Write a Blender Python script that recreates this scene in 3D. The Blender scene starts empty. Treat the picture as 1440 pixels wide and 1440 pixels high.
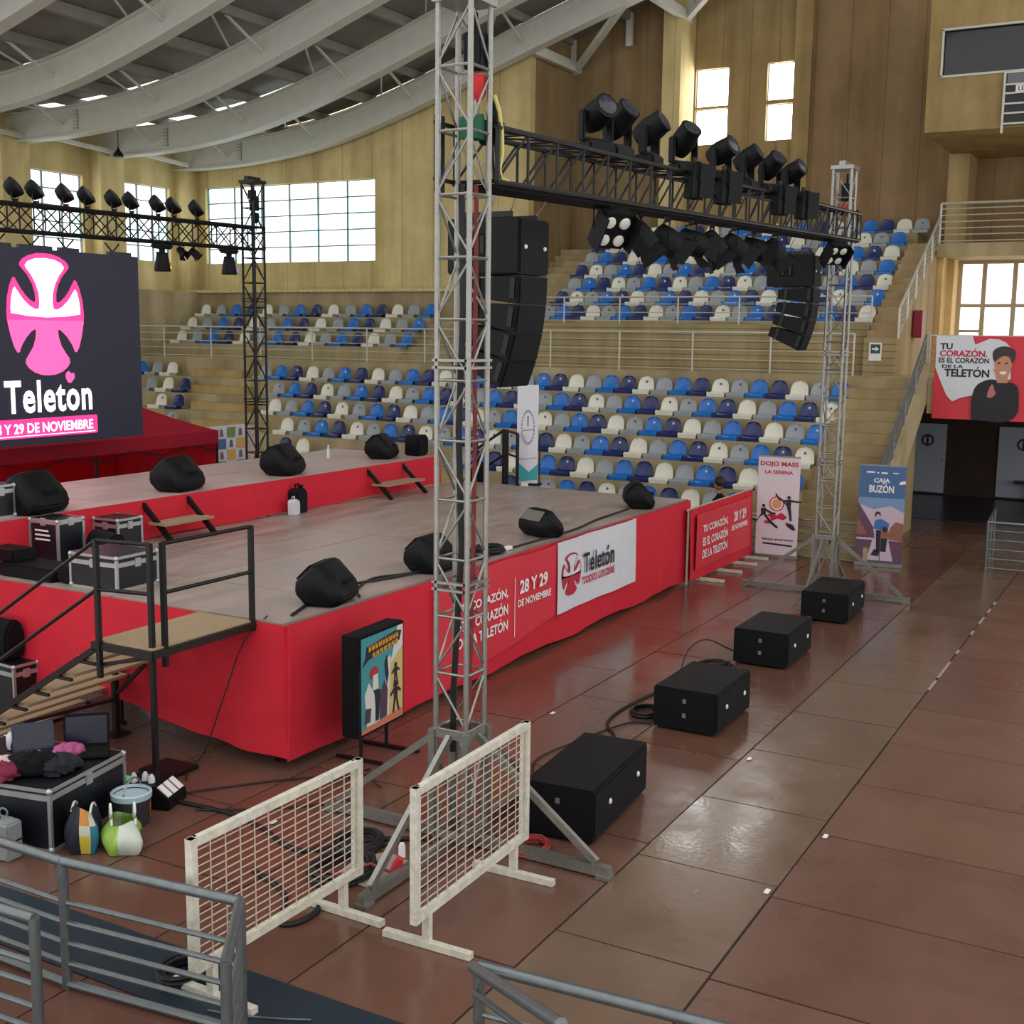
import bpy, bmesh, math, random
from mathutils import Vector, Matrix
random.seed(7)
SC = bpy.context.scene
COL = SC.collection
PI = math.pi

# ---------------------------------------------------------------- materials
def lin(c):
    return tuple(((v/255)/12.92 if v/255 <= .04045 else ((v/255+.055)/1.055)**2.4) for v in c)

MATS = {}
def mat(name, rgb, rough=.6, metal=0., var=0., scale=4., bump=0., bscale=30., emit=0., stretch=(1, 1, 1), spec=.5, rvar=0.):
    if name in MATS: return MATS[name]
    m = bpy.data.materials.new(name); m.use_nodes = True
    nt = m.node_tree; b = nt.nodes['Principled BSDF']
    col = lin(rgb)
    b.inputs['Base Color'].default_value = (*col, 1)
    b.inputs['Roughness'].default_value = rough
    b.inputs['Metallic'].default_value = metal
    b.inputs['Specular IOR Level'].default_value = spec
    if emit:
        b.inputs['Emission Color'].default_value = (*col, 1)
        b.inputs['Emission Strength'].default_value = emit
    if var or bump or rvar:
        tc = nt.nodes.new('ShaderNodeTexCoord'); mp = nt.nodes.new('ShaderNodeMapping')
        mp.inputs['Scale'].default_value = stretch
        nt.links.new(tc.outputs['Object'], mp.inputs['Vector'])
    if var or rvar:
        n = nt.nodes.new('ShaderNodeTexNoise'); n.inputs['Scale'].default_value = scale
        n.inputs['Detail'].default_value = 6; n.inputs['Roughness'].default_value = .65
        nt.links.new(mp.outputs['Vector'], n.inputs['Vector'])
    if var:
        r = nt.nodes.new('ShaderNodeValToRGB')
        r.color_ramp.elements[0].position = .28; r.color_ramp.elements[1].position = .72
        r.color_ramp.elements[0].color = (*[c*(1-var) for c in col], 1)
        r.color_ramp.elements[1].color = (*[min(1, c*(1+var)) for c in col], 1)
        nt.links.new(n.outputs['Fac'], r.inputs['Fac'])
        nt.links.new(r.outputs['Color'], b.inputs['Base Color'])
        if emit: nt.links.new(r.outputs['Color'], b.inputs['Emission Color'])
    if rvar:
        mr = nt.nodes.new('ShaderNodeMapRange')
        mr.inputs['From Min'].default_value = .3; mr.inputs['From Max'].default_value = .7
        mr.inputs['To Min'].default_value = max(.02, rough-rvar); mr.inputs['To Max'].default_value = rough+rvar
        nt.links.new(n.outputs['Fac'], mr.inputs['Value']); nt.links.new(mr.outputs['Result'], b.inputs['Roughness'])
    if bump:
        n2 = nt.nodes.new('ShaderNodeTexNoise'); n2.inputs['Scale'].default_value = bscale; n2.inputs['Detail'].default_value = 5
        nt.links.new(mp.outputs['Vector'], n2.inputs['Vector'])
        bp = nt.nodes.new('ShaderNodeBump'); bp.inputs['Strength'].default_value = bump; bp.inputs['Distance'].default_value = .02
        nt.links.new(n2.outputs['Fac'], bp.inputs['Height']); nt.links.new(bp.outputs['Normal'], b.inputs['Normal'])
    MATS[name] = m
    return m

def concrete(name, rgb, band=0., vert=0., var=.18):
    """Board-marked concrete: blotchy noise, thin horizontal (band) and vertical (vert) shuttering lines."""
    if name in MATS: return MATS[name]
    m = mat(name, rgb, .85, 0, var, .7, .25, 12, spec=.2)
    nt = m.node_tree; b = nt.nodes['Principled BSDF']
    src = b.inputs['Base Color'].links[0].from_socket
    geo = nt.nodes.new('ShaderNodeNewGeometry'); sp = nt.nodes.new('ShaderNodeSeparateXYZ')
    nt.links.new(geo.outputs['Position'], sp.inputs[0])
    def lines(sock, period, width, dark, src):
        a = nt.nodes.new('ShaderNodeMath'); a.operation = 'DIVIDE'; a.inputs[1].default_value = period
        f = nt.nodes.new('ShaderNodeMath'); f.operation = 'FRACT'
        l = nt.nodes.new('ShaderNodeMath'); l.operation = 'LESS_THAN'; l.inputs[1].default_value = width/period
        nt.links.new(sock, a.inputs[0]); nt.links.new(a.outputs[0], f.inputs[0]); nt.links.new(f.outputs[0], l.inputs[0])
        mx = nt.nodes.new('ShaderNodeMix'); mx.data_type = 'RGBA'; mx.blend_type = 'MULTIPLY'
        mx.inputs[7].default_value = (dark, dark, dark, 1)
        nt.links.new(l.outputs[0], mx.inputs[0]); nt.links.new(src, mx.inputs[6])
        return mx.outputs[2]
    if band: src = lines(sp.outputs['Z'], band, .03, .62, src)
    if vert: src = lines(sp.outputs['Y'], vert, .04, .75, src)
    # rain-streak staining: noise stretched down the wall
    st = nt.nodes.new('ShaderNodeTexNoise'); st.inputs['Scale'].default_value = 1.0; st.inputs['Detail'].default_value = 4
    mp = nt.nodes.new('ShaderNodeMapping'); mp.inputs['Scale'].default_value = (1.6, 1.6, .16)
    nt.links.new(geo.outputs['Position'], mp.inputs['Vector']); nt.links.new(mp.outputs[0], st.inputs['Vector'])
    rp = nt.nodes.new('ShaderNodeValToRGB'); rp.color_ramp.elements[0].position = .35; rp.color_ramp.elements[1].position = .62
    rp.color_ramp.elements[0].color = (.72, .66, .58, 1); rp.color_ramp.elements[1].color = (1, 1, 1, 1)
    nt.links.new(st.outputs['Fac'], rp.inputs['Fac'])
    mx = nt.nodes.new('ShaderNodeMix'); mx.data_type = 'RGBA'; mx.blend_type = 'MULTIPLY'; mx.inputs[0].default_value = .8
    nt.links.new(src, mx.inputs[6]); nt.links.new(rp.outputs['Color'], mx.inputs[7])
    nt.links.new(mx.outputs[2], b.inputs['Base Color'])
    return m

def translucent(m, amount):
    nt = m.node_tree; b = nt.nodes['Principled BSDF']; o = nt.nodes['Material Output']
    t = nt.nodes.new('ShaderNodeBsdfTranslucent'); mx = nt.nodes.new('ShaderNodeMixShader'); mx.inputs[0].default_value = amount
    src = b.inputs['Base Color'].links
    if src: nt.links.new(src[0].from_socket, t.inputs['Color'])
    else: t.inputs['Color'].default_value = b.inputs['Base Color'].default_value
    nt.links.new(b.outputs[0], mx.inputs[1]); nt.links.new(t.outputs[0], mx.inputs[2]); nt.links.new(mx.outputs[0], o.inputs[0])
    return m
# ---------------------------------------------------------------- mesh builder
class B:
    def __init__(s): s.v = []; s.f = []; s.mi = []; s.m = 0
    def add(s, vs, fs):
        o = len(s.v); s.v += [tuple(p) for p in vs]
        for f in fs: s.f.append(tuple(i+o for i in f)); s.mi.append(s.m)
        return s
    def box(s, x0, x1, y0, y1, z0, z1):
        return s.add([(x0,y0,z0),(x1,y0,z0),(x1,y1,z0),(x0,y1,z0),(x0,y0,z1),(x1,y0,z1),(x1,y1,z1),(x0,y1,z1)],
                     [(0,3,2,1),(4,5,6,7),(0,1,5,4),(1,2,6,5),(2,3,7,6),(3,0,4,7)])
    def cbox(s, c, d, M=None):
        x, y, z = d[0]/2, d[1]/2, d[2]/2
        vs = [Vector(q) for q in ((-x,-y,-z),(x,-y,-z),(x,y,-z),(-x,y,-z),(-x,-y,z),(x,-y,z),(x,y,z),(-x,y,z))]
        if M is not None: vs = [M @ q for q in vs]
        return s.add([q+Vector(c) for q in vs], [(0,3,2,1),(4,5,6,7),(0,1,5,4),(1,2,6,5),(2,3,7,6),(3,0,4,7)])
    def bar(s, p, q, w, h=None, up=(0,0,1)):
        p, q = Vector(p), Vector(q); h = h or w; d = (q-p).normalized(); u = Vector(up)
        if abs(d.dot(u)) > .98: u = Vector((1,0,0))
        a = d.cross(u).normalized()*w/2; b = a.cross(d).normalized()*h/2
        return s.add([p-a-b,p+a-b,p+a+b,p-a+b,q-a-b,q+a-b,q+a+b,q-a+b],
                     [(0,3,2,1),(4,5,6,7),(0,1,5,4),(1,2,6,5),(2,3,7,6),(3,0,4,7)])
    def tube(s, p, q, r, n=8, r2=None, cap=True):
        return s.path([p, q], r, n, r2=r2, cap=cap)
    def path(s, pts, r, n=6, closed=False, r2=None, cap=True):
        P = [Vector(p) for p in pts]; k = len(P); rings = []
        for i, p in enumerate(P):
            a = P[i-1] if (i or closed) else p; c = P[(i+1) % k] if (i < k-1 or closed) else p
            d = (c-a)
            d = d.normalized() if d.length > 1e-9 else Vector((0,0,1))
            u = Vector((0,0,1)) if abs(d.z) < .92 else Vector((1,0,0))
            e = d.cross(u).normalized(); g = e.cross(d)
            rr = r if (r2 is None or i == 0) else (r2 if i == k-1 else r+(r2-r)*i/(k-1))
            rings.append([p+e*rr*math.cos(2*PI*j/n)+g*rr*math.sin(2*PI*j/n) for j in range(n)])
        vs = [q for R in rings for q in R]; fs = []
        for i in range(k if closed else k-1):
            a, b2 = i*n, ((i+1) % k)*n
            for j in range(n): fs.append((a+j, a+(j+1) % n, b2+(j+1) % n, b2+j))
        if cap and not closed: fs += [tuple(range(n-1,-1,-1)), tuple((k-1)*n+j for j in range(n))]
        return s.add(vs, fs)
    def lathe(s, prof, c=(0,0,0), n=16, M=None):
        vs = []; fs = []; c = Vector(c)
        for r, z in prof:
            for j in range(n):
                q = Vector((r*math.cos(2*PI*j/n), r*math.sin(2*PI*j/n), z))
                vs.append((M @ q if M is not None else q)+c)
        for i in range(len(prof)-1):
            for j in range(n): fs.append((i*n+j, i*n+(j+1) % n, (i+1)*n+(j+1) % n, (i+1)*n+j))
        fs += [tuple(range(n-1,-1,-1)), tuple((len(prof)-1)*n+j for j in range(n))]
        return s.add(vs, fs)
    def ell(s, c, r, n=14, m=9, M=None, jit=0):
        vs = []; fs = []; c = Vector(c)
        for i in range(m+1):
            t = PI*i/m
            for j in range(n):
                k = 1+jit*(random.random()-.5) if 0 < i < m else 1
                q = Vector((r[0]*math.sin(t)*math.cos(2*PI*j/n)*k, r[1]*math.sin(t)*math.sin(2*PI*j/n)*k, -r[2]*math.cos(t)*k))
                vs.append((M @ q if M is not None else q)+c)
        for i in range(m):
            for j in range(n): fs.append((i*n+j, i*n+(j+1) % n, (i+1)*n+(j+1) % n, (i+1)*n+j))
        return s.add(vs, fs)
    def prism(s, poly, fn, a, b):
        """poly: 2-D outline, fn(u,v,w) -> point, extruded from w=a to w=b."""
        n = len(poly)
        vs = [fn(u, v, a) for u, v in poly]+[fn(u, v, b) for u, v in poly]
        return s.add(vs, [tuple(range(n-1,-1,-1)), tuple(range(n, 2*n))]+[(i, (i+1) % n, n+(i+1) % n, n+i) for i in range(n)])
    def flat(s, poly, F, off=0.):
        return s.add([F(u, v, off) for u, v in poly], [tuple(range(len(poly)))])
    def build(s, name, mats, parent=None, smooth=True, angle=35, bevel=0, local=False):
        me = bpy.data.meshes.new(name)
        vs = s.v
        if parent is not None and not local:
            r = parent
            while r.parent: r = r.parent
            if not r.get('_local'):
                o = r.location; vs = [(x-o.x, y-o.y, z-o.z) for x, y, z in vs]
        me.from_pydata(vs, [], s.f)
        if not isinstance(mats, (list, tuple)): mats = [mats]
        for m in mats: me.materials.append(m)
        me.polygons.foreach_set('material_index', s.mi)
        bm = bmesh.new(); bm.from_mesh(me); bmesh.ops.recalc_face_normals(bm, faces=bm.faces)
        if bevel:
            es = [e for e in bm.edges if len(e.link_faces) == 2 and e.calc_face_angle(0) > .6]
            bmesh.ops.bevel(bm, geom=es, offset=bevel, segments=2, affect='EDGES', clamp_overlap=True)
        bm.to_mesh(me); bm.free()
        if smooth:
            me.polygons.foreach_set('use_smooth', [True]*len(me.polygons)); me.set_sharp_from_angle(angle=math.radians(angle))
        ob = bpy.data.objects.new(name, me); COL.objects.link(ob)
        if parent is not None: ob.parent = parent
        return ob

def frame(o, u, v):
    o, u, v = Vector(o), Vector(u).normalized(), Vector(v).normalized(); n = u.cross(v)
    return lambda a, b, off=0.: o+u*a+v*b+n*off

TEXT = {}
def text2d(body, size=1., bold=.02, spacing=1.):
    key = (body, bold, spacing)
    if key not in TEXT:
        cu = bpy.data.curves.new('lettering', 'FONT'); cu.body = body; cu.offset = bold; cu.space_character = spacing; cu.resolution_u = 3
        ob = bpy.data.objects.new('lettering', cu); COL.objects.link(ob)
        dg = bpy.context.evaluated_depsgraph_get()
        me = bpy.data.meshes.new_from_object(ob.evaluated_get(dg))
        vs = [(v.co.x, v.co.y) for v in me.vertices]; fs = [tuple(p.vertices) for p in me.polygons]
        bpy.data.objects.remove(ob); bpy.data.curves.remove(cu); bpy.data.meshes.remove(me)
        TEXT[key] = (vs, fs)
    vs, fs = TEXT[key]
    return vs, fs
ACC = {'Ó':'O','Í':'I','Á':'A','ó':'o','í':'i','Ú':'U'}
def put_text(b, body, F, x, y, w=None, h=None, off=.004, bold=.02, align='c', spacing=1., skew=0):
    """lettering fitted to width w and/or height h with its lower edge at y."""
    plain = ''.join(ACC.get(c, c) for c in body)
    vs, fs = text2d(plain, 1, bold, spacing); vs = list(vs); fs = list(fs)
    for i, c in enumerate(body):
        if c in ACC:
            p = text2d(plain[:i+1], 1, bold, spacing)[0]; g = text2d(plain[i], 1, bold, spacing)[0]
            gw = max(v[0] for v in g)-min(v[0] for v in g); cx = max(v[0] for v in p)-gw/2; ty = max(v[1] for v in g)
            k = len(vs); vs += [(cx-.07,ty+.05),(cx+.05,ty+.05),(cx+.17,ty+.24),(cx+.02,ty+.24)]; fs.append((k,k+1,k+2,k+3))
    x0 = min(v[0] for v in vs); x1 = max(v[0] for v in vs); y0 = min(v[1] for v in vs); y1 = max(v[1] for v in text2d(plain, 1, bold, spacing)[0])
    sx = w/(x1-x0) if w else None; sy = h/(y1-y0) if h else None
    sx = sx or sy; sy = sy or sx
    dx = {'c': -(x0+x1)/2, 'l': -x0, 'r': -x1}[align]
    b.add([F(x+(v[0]+dx)*sx+skew*(v[1]-y0)*sy, y+(v[1]-y0)*sy, off) for v in vs], fs)

def lettering(parent, m, body, F, x, y, local=False, **k):
    b = B(); put_text(b, body, F, x, y, **k); return b.build('lettering', m, parent, smooth=False, local=local)

def smoothpoly(pts, it=2):
    for _ in range(it):
        q = []
        for i in range(len(pts)):
            a, b = pts[i], pts[(i+1) % len(pts)]
            q += [(a[0]*.75+b[0]*.25, a[1]*.75+b[1]*.25), (a[0]*.25+b[0]*.75, a[1]*.25+b[1]*.75)]
        pts = q
    return pts
def circ(x, y, r, n=20, ry=None): return [(x+r*math.cos(2*PI*i/n), y+(ry or r)*math.sin(2*PI*i/n)) for i in range(n)]

def tag(o, label, cat, group=None, kind=None):
    o['label'] = label; o['category'] = cat
    if group: o['group'] = group
    if kind: o['kind'] = kind
    return o
def thing(name, label, cat, loc=(0,0,0), rz=0, group=None, local=True):
    o = bpy.data.objects.new(name, None); COL.objects.link(o)
    o.location = loc; o.rotation_euler = (0,0,rz); o.empty_display_size = .1
    if local: o['_local'] = 1
    return tag(o, label, cat, group)
def wthing(name, label, cat, loc=(0,0,0), group=None):   # parts given in world coordinates
    return thing(name, label, cat, loc, 0, group, local=False)
def struct(name, b, m, label=None, **k):
    o = b.build(name, m, **k); o['kind'] = 'structure'
    if label: o['label'] = label
    o['category'] = name.split('_')[0]
    return o
def dup(root, loc, rz=None, label=None, group=None):
    r = root.copy(); COL.objects.link(r); r.location = loc
    if rz is not None: r.rotation_euler = (0,0,rz)
    if label: r['label'] = label
    if group: r['group'] = group
    for ch in list(root.children):
        c = ch.copy(); COL.objects.link(c); c.parent = r
        for g in ch.children:
            d = g.copy(); COL.objects.link(d); d.parent = c
    return r

# palette
M_conc   = concrete('seating_concrete', (172,158,124), band=0)
M_concB  = concrete('boarded_concrete', (166,150,112), band=.17)
M_wallY  = concrete('ochre_wall', (216,198,144), vert=1.22)
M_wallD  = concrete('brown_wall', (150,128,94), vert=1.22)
M_white  = mat('white_steel', (206,206,196), .5, 0, .05, 3)
M_deck   = mat('roof_sheet', (128,126,122), .6, 0, .12, 2)
M_galv   = mat('galvanised_steel', (116,122,124), .38, .75, .15, 12)
M_alu    = mat('aluminium_truss', (150,149,143), .36, .75, .15, 18)
M_black  = mat('black_plastic', (9,11,15), .55, 0, .15, 20, .15, 80, spec=.22)
M_blackm = mat('black_metal', (20,19,19), .45, .3, .12, 20)
M_matte  = mat('black_cloth', (9,9,12), .85, spec=.25)
M_grille = mat('speaker_grille', (6,8,11), .7, 0, .1, 30, .3, 200, spec=.25)
M_red    = mat('red_cloth', (206,26,48), .8, 0, .10, 2.5, .35, 5)
M_redb   = mat('red_banner_vinyl', (212,48,64), .5, 0, .06, 2)
M_tent   = translucent(mat('red_tent_canvas', (196,30,60), .7, 0, .10, 2), .45)
M_whiteb = mat('white_banner_vinyl', (214,216,222), .5, 0, .04, 3)
M_print  = mat('white_print', (236,230,230), .6)
M_darkp  = mat('dark_print', (34,30,44), .6)
M_redp   = mat('red_print', (190,26,56), .6)
M_lens   = mat('lamp_lens', (225,225,215), .15, 0, .1, 5)
M_rubber = mat('black_cable', (18,17,18), .6)
M_railw  = mat('pale_rail_steel', (196,194,182), .45, .3, .08, 10)
M_wpaint = mat('white_painted_steel', (206,202,186), .5, 0, .22, 14, .1, 40)
M_tread  = mat('plywood_tread', (158,136,106), .7, 0, .15, 5, .1, 30, stretch=(.4,4,4))
M_brown  = mat('brown_steel', (40,33,31), .5, .4, .15, 10)
M_case   = mat('flight_case_laminate', (13,17,24), .4, 0, .1, 10)
M_extr   = mat('case_edge_aluminium', (186,188,188), .35, .7, .1, 10)
M_glassl = mat('dark_glass', (26,27,28), .08, 0, .3, 2)
M_skin   = mat('skin', (150,104,80), .55)
M_hair   = mat('dark_hair', (16,13,14), .6)

# ---------------------------------------------------------------- camera, world, light
H = 4.4
cam = bpy.data.cameras.new('camera'); co = bpy.data.objects.new('camera', cam); COL.objects.link(co)
yaw, pit, rol = math.radians(29.066), math.radians(8.385), math.radians(.740)
f = Vector((math.cos(yaw)*math.cos(pit), math.sin(yaw)*math.cos(pit), -math.sin(pit)))
r = Vector((math.sin(yaw), -math.cos(yaw), 0)); u = r.cross(f)
r2 = r*math.cos(rol)+u*math.sin(rol); u2 = -r*math.sin(rol)+u*math.cos(rol)
R = Matrix((r2, u2, -f)).transposed().to_4x4(); R.translation = (0,0,H)
co.matrix_world = R
cam.sensor_width = 36; cam.lens = 1700/1440*36; cam.clip_end = 300; cam.clip_start = .05
SC.camera = co
SC.view_settings.view_transform = 'Standard'; SC.view_settings.look = 'None'
SC.view_settings.gamma = 1; SC.view_settings.use_curve_mapping = False; SC.view_settings.exposure = 0.0
w = bpy.data.worlds.new('daylight'); SC.world = w; w.use_nodes = True
bg = w.node_tree.nodes['Background']; bg.inputs[0].default_value = (.97,.97,.96,1); bg.inputs[1].default_value = 1.4
def area(name, loc, look, sx, sy, power, col=(1,1,1)):
    l = bpy.data.lights.new(name, 'AREA'); l.shape = 'RECTANGLE'; l.size = sx; l.size_y = sy; l.energy = power; l.color = col
    o = bpy.data.objects.new(name, l); COL.objects.link(o); o.location = loc
    o.rotation_euler = (Vector(look)-Vector(loc)).to_track_quat('-Z','Y').to_euler()
    return o

# ================================================================= SETTING
# ---- floor: loose brown board panels laid over the court
b = B(); b.box(2,42,-12,33.2,-.3,-.012)
base = struct('floor_base', b, mat('floor_gap', (40,30,26), .9), smooth=False)
def fmat(n, c, ro): return mat(n, c, ro, 0, .13, 1.3, .06, 18, rvar=.10)
FM = [fmat('floor_board_red', (104,71,58), .20), fmat('floor_board_beige', (111,89,73), .20),
      fmat('floor_board_brown', (112,82,68), .34), fmat('floor_board_dark', (107,76,64), .30)]
b = B(); rr = random.Random(3)
rows = [(2.575+1.23*k, 2.575+1.23*(k+1)) for k in range(0,24)]+[(2.575-2.45*(k+1), 2.575-2.45*k) for k in range(0,6)]
for i, (y0, y1) in enumerate(rows):
    if y1 <= 2.6: step, x, ms = 1.43, 4.66+((i % 2)*.03), [2,2,2,2,3]
    elif y0 < 2.6: step, x, ms = 1.55, 4.50, [1,1,1,1]
    else: step, x, ms = 2.44, 3.3+1.22*(i % 2), [0,0,3,0]
    if x > 2.2: x -= step
    while x < 31:
        g = .006+.006*rr.random(); t = [.004*rr.random() for _ in range(4)]; b.m = rr.choice(ms)
        xa, xb, ya, yb = x+g, x+step-g, y0+g, y1-g
        b.add([(xa,ya,t[0]-.006),(xb,ya,t[1]-.006),(xb,yb,t[2]-.006),(xa,yb,t[3]-.006),(xa,ya,-.012),(xb,ya,-.012),(xb,yb,-.012),(xa,yb,-.012)],
              [(0,1,2,3),(0,4,5,1),(1,5,6,2),(2,6,7,3),(3,7,4,0)])
        x += step
fl = struct('floor', b, FM, smooth=False)
b = B(); b.box(5.36,5.98,3.25,14,-.004,.006)
struct('floor_strip', b, mat('teal_floor_strip', (18,38,50), .45, 0, .12, 3), smooth=False)
b = B(); b.m = 0
for xx, l in ((15.55,.5),(16.2,.9),(17.6,.25),(18.9,.3),(19.7,.55),(20.6,.35),(21.3,.25)): b.box(xx, xx+l, 2.55, 2.585, .001, .0035)
tag(b.build('tape_line', mat('pale_tape', (166,148,130), .6), smooth=False), 'broken strip of pale tape along the floor board joint', 'tape')

# ---- seating bowl
def step_profile(x0, z0, n, tr, ri, xb, zb=0.):
    P = [(x0, zb)]; x, z = x0, z0
    for k in range(n):
        P += [(x, z)]
        if k < n-1: P += [(x+tr, z)]; x += tr; z += ri
    P += [(xb, z), (xb, zb)]
    return P
XZ = lambda u, v, w: (u, w, v)
b = B(); b.prism(step_profile(24.1,.70,6,.8,.45,28.9)[:-2]+[(28.9,2.95),(28.9,0)], XZ, 7.0, 33)
struct('lower_stand', b, M_conc, 'stepped concrete lower seating stand', smooth=False)
b = B(); b.box(28.9,37.5,5.35,33,3.0,3.5); b.box(28.9,37.5,-6,5.35,3.0,3.5); b.box(28.86,29.05,7.0,33,2.9,3.53); b.box(28.84,29.3,-6,5.21,2.72,3.505)
struct('walkway', b, M_conc, 'concrete walkway slab above the lower stand', smooth=False)
# upper right bank
b = B(); b.prism(step_profile(31.0,4.80,7,.8,.425,37.2,3.5), XZ, 7.0, 16.75)
b.prism(step_profile(31.4,4.6,13,.4,.2125,37.2,3.5), XZ, 16.75, 18.41)
struct('upper_stand', b, M_conc, 'tall stepped concrete upper bank', smooth=False)
b = B(); b.box(30.6,31.02,7.0,18.41,3.5,4.72)
struct('wall_stand', b, M_concB, 'board-marked concrete wall below the tall upper bank', smooth=False)
b = B(); b.prism(step_profile(30.9,3.94,3,.8,.465,33.5,3.5), XZ, 21.15, 32.6)
b.prism([(33.35,3.5),(33.35,5.75),(34,5.75),(34,3.5)], XZ, 18.71, 32.6)
for k in range(6): b.box(30.8+.4*k, 33.35, 19.2, 21.14, 3.5+.232*k, 3.732+.232*k)
struct('short_stand', b, M_conc, 'short concrete bank below the big window', smooth=False)
# corner aisle steps inside the lower stand
b = B()
for k in range(6):
    x = 24.5+.8*k; z = .925+.45*k; c = 23.15+(x-25)*.93
    b.box(x-.0, x+.42, c-1.05, c+1.05, z-.24, z)
struct('aisle_steps', b, concrete('aisle_concrete', (186,160,112)), 'concrete half steps of the corner aisle', smooth=False)
# stairs on the right side of the lower stand
b = B(); n = 15
for k in range(n):
    b.box(24.0+.327*k, 28.95, 5.42, 7.0, .233*k, .233*(k+1))
struct('stand_stairs', b, concrete('stair_concrete', (164,146,110)), 'concrete stairs beside the lower stand', smooth=False)
b = B(); b.prism([(23.7,.0),(23.7,.35),(28.9,3.85),(28.9,3.0),(24.4,0)], XZ, 5.22, 5.42)
struct('stair_parapet', b, M_conc, smooth=False)
# upper stairs
b = B()
for k in range(13):
    b.box(30.3+.345*k, 35.0, 6.27, 6.98, 4.4+.196*k if k else 3.5, 4.4+.196*(k+1))
struct('upper_stairs', b, concrete('upper_stair_concrete', (168,146,110)), smooth=False)
# upper landing and its dark back wall
b = B(); b.box(34.6,37.4,-6,6.25,6.6,6.95)
struct('landing', b, M_conc, smooth=False)

# ---- walls
b = B(); X0 = 34.0
def wall_x(b, x0, x1, ya, yb, za, zb, holes):
    """wall between x0,x1 spanning ya..yb, za..zb with rectangular holes (y0,y1,z0,z1) sorted in y without overlap."""
    ys = sorted({ya, yb, *[h[0] for h in holes], *[h[1] for h in holes]})
    for y0, y1 in zip(ys, ys[1:]):
        hs = sorted([h for h in holes if h[0] <= y0+1e-6 and h[1] >= y1-1e-6], key=lambda h: h[2]); z = za
        for h in hs:
            if h[2] > z: b.box(x0, x1, y0, y1, z, h[2])
            z = h[3]
        if zb > z: b.box(x0, x1, y0, y1, z, zb)
wall_x(b, 34.0, 34.35, 18.45, 33.2, 3.5, 14.6, [(24.3,31.85,6.78,9.48)])
struct('wall_far', b, M_wallY, 'ochre concrete end wall with the wide window', smooth=False)
b = B(); b.box(34.36,37.6,18.42,18.7,3.5,14.2)
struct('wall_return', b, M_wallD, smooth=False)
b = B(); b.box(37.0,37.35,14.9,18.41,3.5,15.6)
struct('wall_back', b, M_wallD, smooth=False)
b = B(); wall_x(b, 37.5, 37.85, 10.8, 14.6, 3.5, 17, [(13.32,14.4,10.4,11.48),(13.32,14.4,11.56,12.7),(11.25,12.08,10.4,11.48),(11.25,12.08,11.6,12.7)])
struct('wall_windowed', b, concrete('windowed_wall', (168,146,104), vert=.9), smooth=False)
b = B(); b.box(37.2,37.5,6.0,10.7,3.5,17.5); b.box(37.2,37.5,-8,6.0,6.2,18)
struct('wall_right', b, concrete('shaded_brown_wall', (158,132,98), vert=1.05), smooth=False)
def pillar(x0,x1,y0,y1,z0,z1,m=M_wallY):
    b = B(); b.box(x0,x1,y0,y1,z0,z1); return struct('pillar', b, m, smooth=False)
pillar(36.3,37.6,14.45,15.05,3.5,15.2)
pillar(37.05,37.5,10.6,11.12,3.5,17,concrete('pillar_wall',(176,152,108)))
pillar(35.9,37.3,5.75,6.3,6.95,10,concrete('pillar_wall2',(178,156,110)))
b = B()
def wall_y(b, y0, y1, xa, xb, za, zb, holes):
    xs = sorted({xa, xb, *[h[0] for h in holes], *[h[1] for h in holes]})
    for x0, x1 in zip(xs, xs[1:]):
        hs = sorted([h for h in holes if h[0] <= x0+1e-6 and h[1] >= x1-1e-6], key=lambda h: h[2]); z = za
        for h in hs:
            if h[2] > z: b.box(x0, x1, y0, y1, z, h[2])
            z = h[3]
        if zb > z: b.box(x0, x1, y0, y1, z, zb)
LW = [(30.96,33.1,6.8,9.43),(26.84,29.15,6.8,9.42),(22.7,25.1,6.8,9.42)]
wall_y(b, 32.7, 33.05, 14, 34.2, 0, 11.6, LW)
struct('wall_left', b, M_wallY, 'ochre concrete side wall with windows', smooth=False)
for x0, x1 in ((33.35,34.0),(29.45,30.5),(25.6,26.65),(21.9,22.6)): pillar(x0,x1,32.2,32.7,5,10.4)
b = B(); b.box(20,34,31.6,32.7,3.0,5.75)
struct('wall_ledge', b, M_conc, smooth=False)
# ledge pipe / coping with worn paint above the short bank
b = B(); b.box(33.2,33.5,18.72,32.6,5.72,5.82)
struct('trim_1', b, mat('pale_coping', (206,192,140), .7, 0, .45, 5, stretch=(1,3,1)), smooth=False)

# windows: emissive daylight panes behind thin frames
def paneM(name, rgb, s, var=.12):
    if name in MATS: return MATS[name]
    m = bpy.data.materials.new(name); m.use_nodes = True; nt = m.node_tree; nt.nodes.clear()
    o = nt.nodes.new('ShaderNodeOutputMaterial'); e = nt.nodes.new('ShaderNodeEmission'); n = nt.nodes.new('ShaderNodeTexNoise')
    g = nt.nodes.new('ShaderNodeNewGeometry'); r_ = nt.nodes.new('ShaderNodeValToRGB')
    n.inputs['Scale'].default_value = .9; n.inputs['Detail'].default_value = 5
    c = lin(rgb); r_.color_ramp.elements[0].position = .35; r_.color_ramp.elements[1].position = .62
    r_.color_ramp.elements[0].color = (*[k*(1-var) for k in c], 1); r_.color_ramp.elements[1].color = (1,1,1,1)
    nt.links.new(g.outputs['Position'], n.inputs['Vector']); nt.links.new(n.outputs['Fac'], r_.inputs['Fac'])
    nt.links.new(r_.outputs['Color'], e.inputs['Color']); e.inputs['Strength'].default_value = s
    nt.links.new(e.outputs[0], o.inputs[0]); MATS[name] = m
    return m
P_cool = paneM('daylit_pane_cool', (186,228,238), 2.6)
P_white = paneM('daylit_pane_bright', (250,250,248), 12.0)
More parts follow.
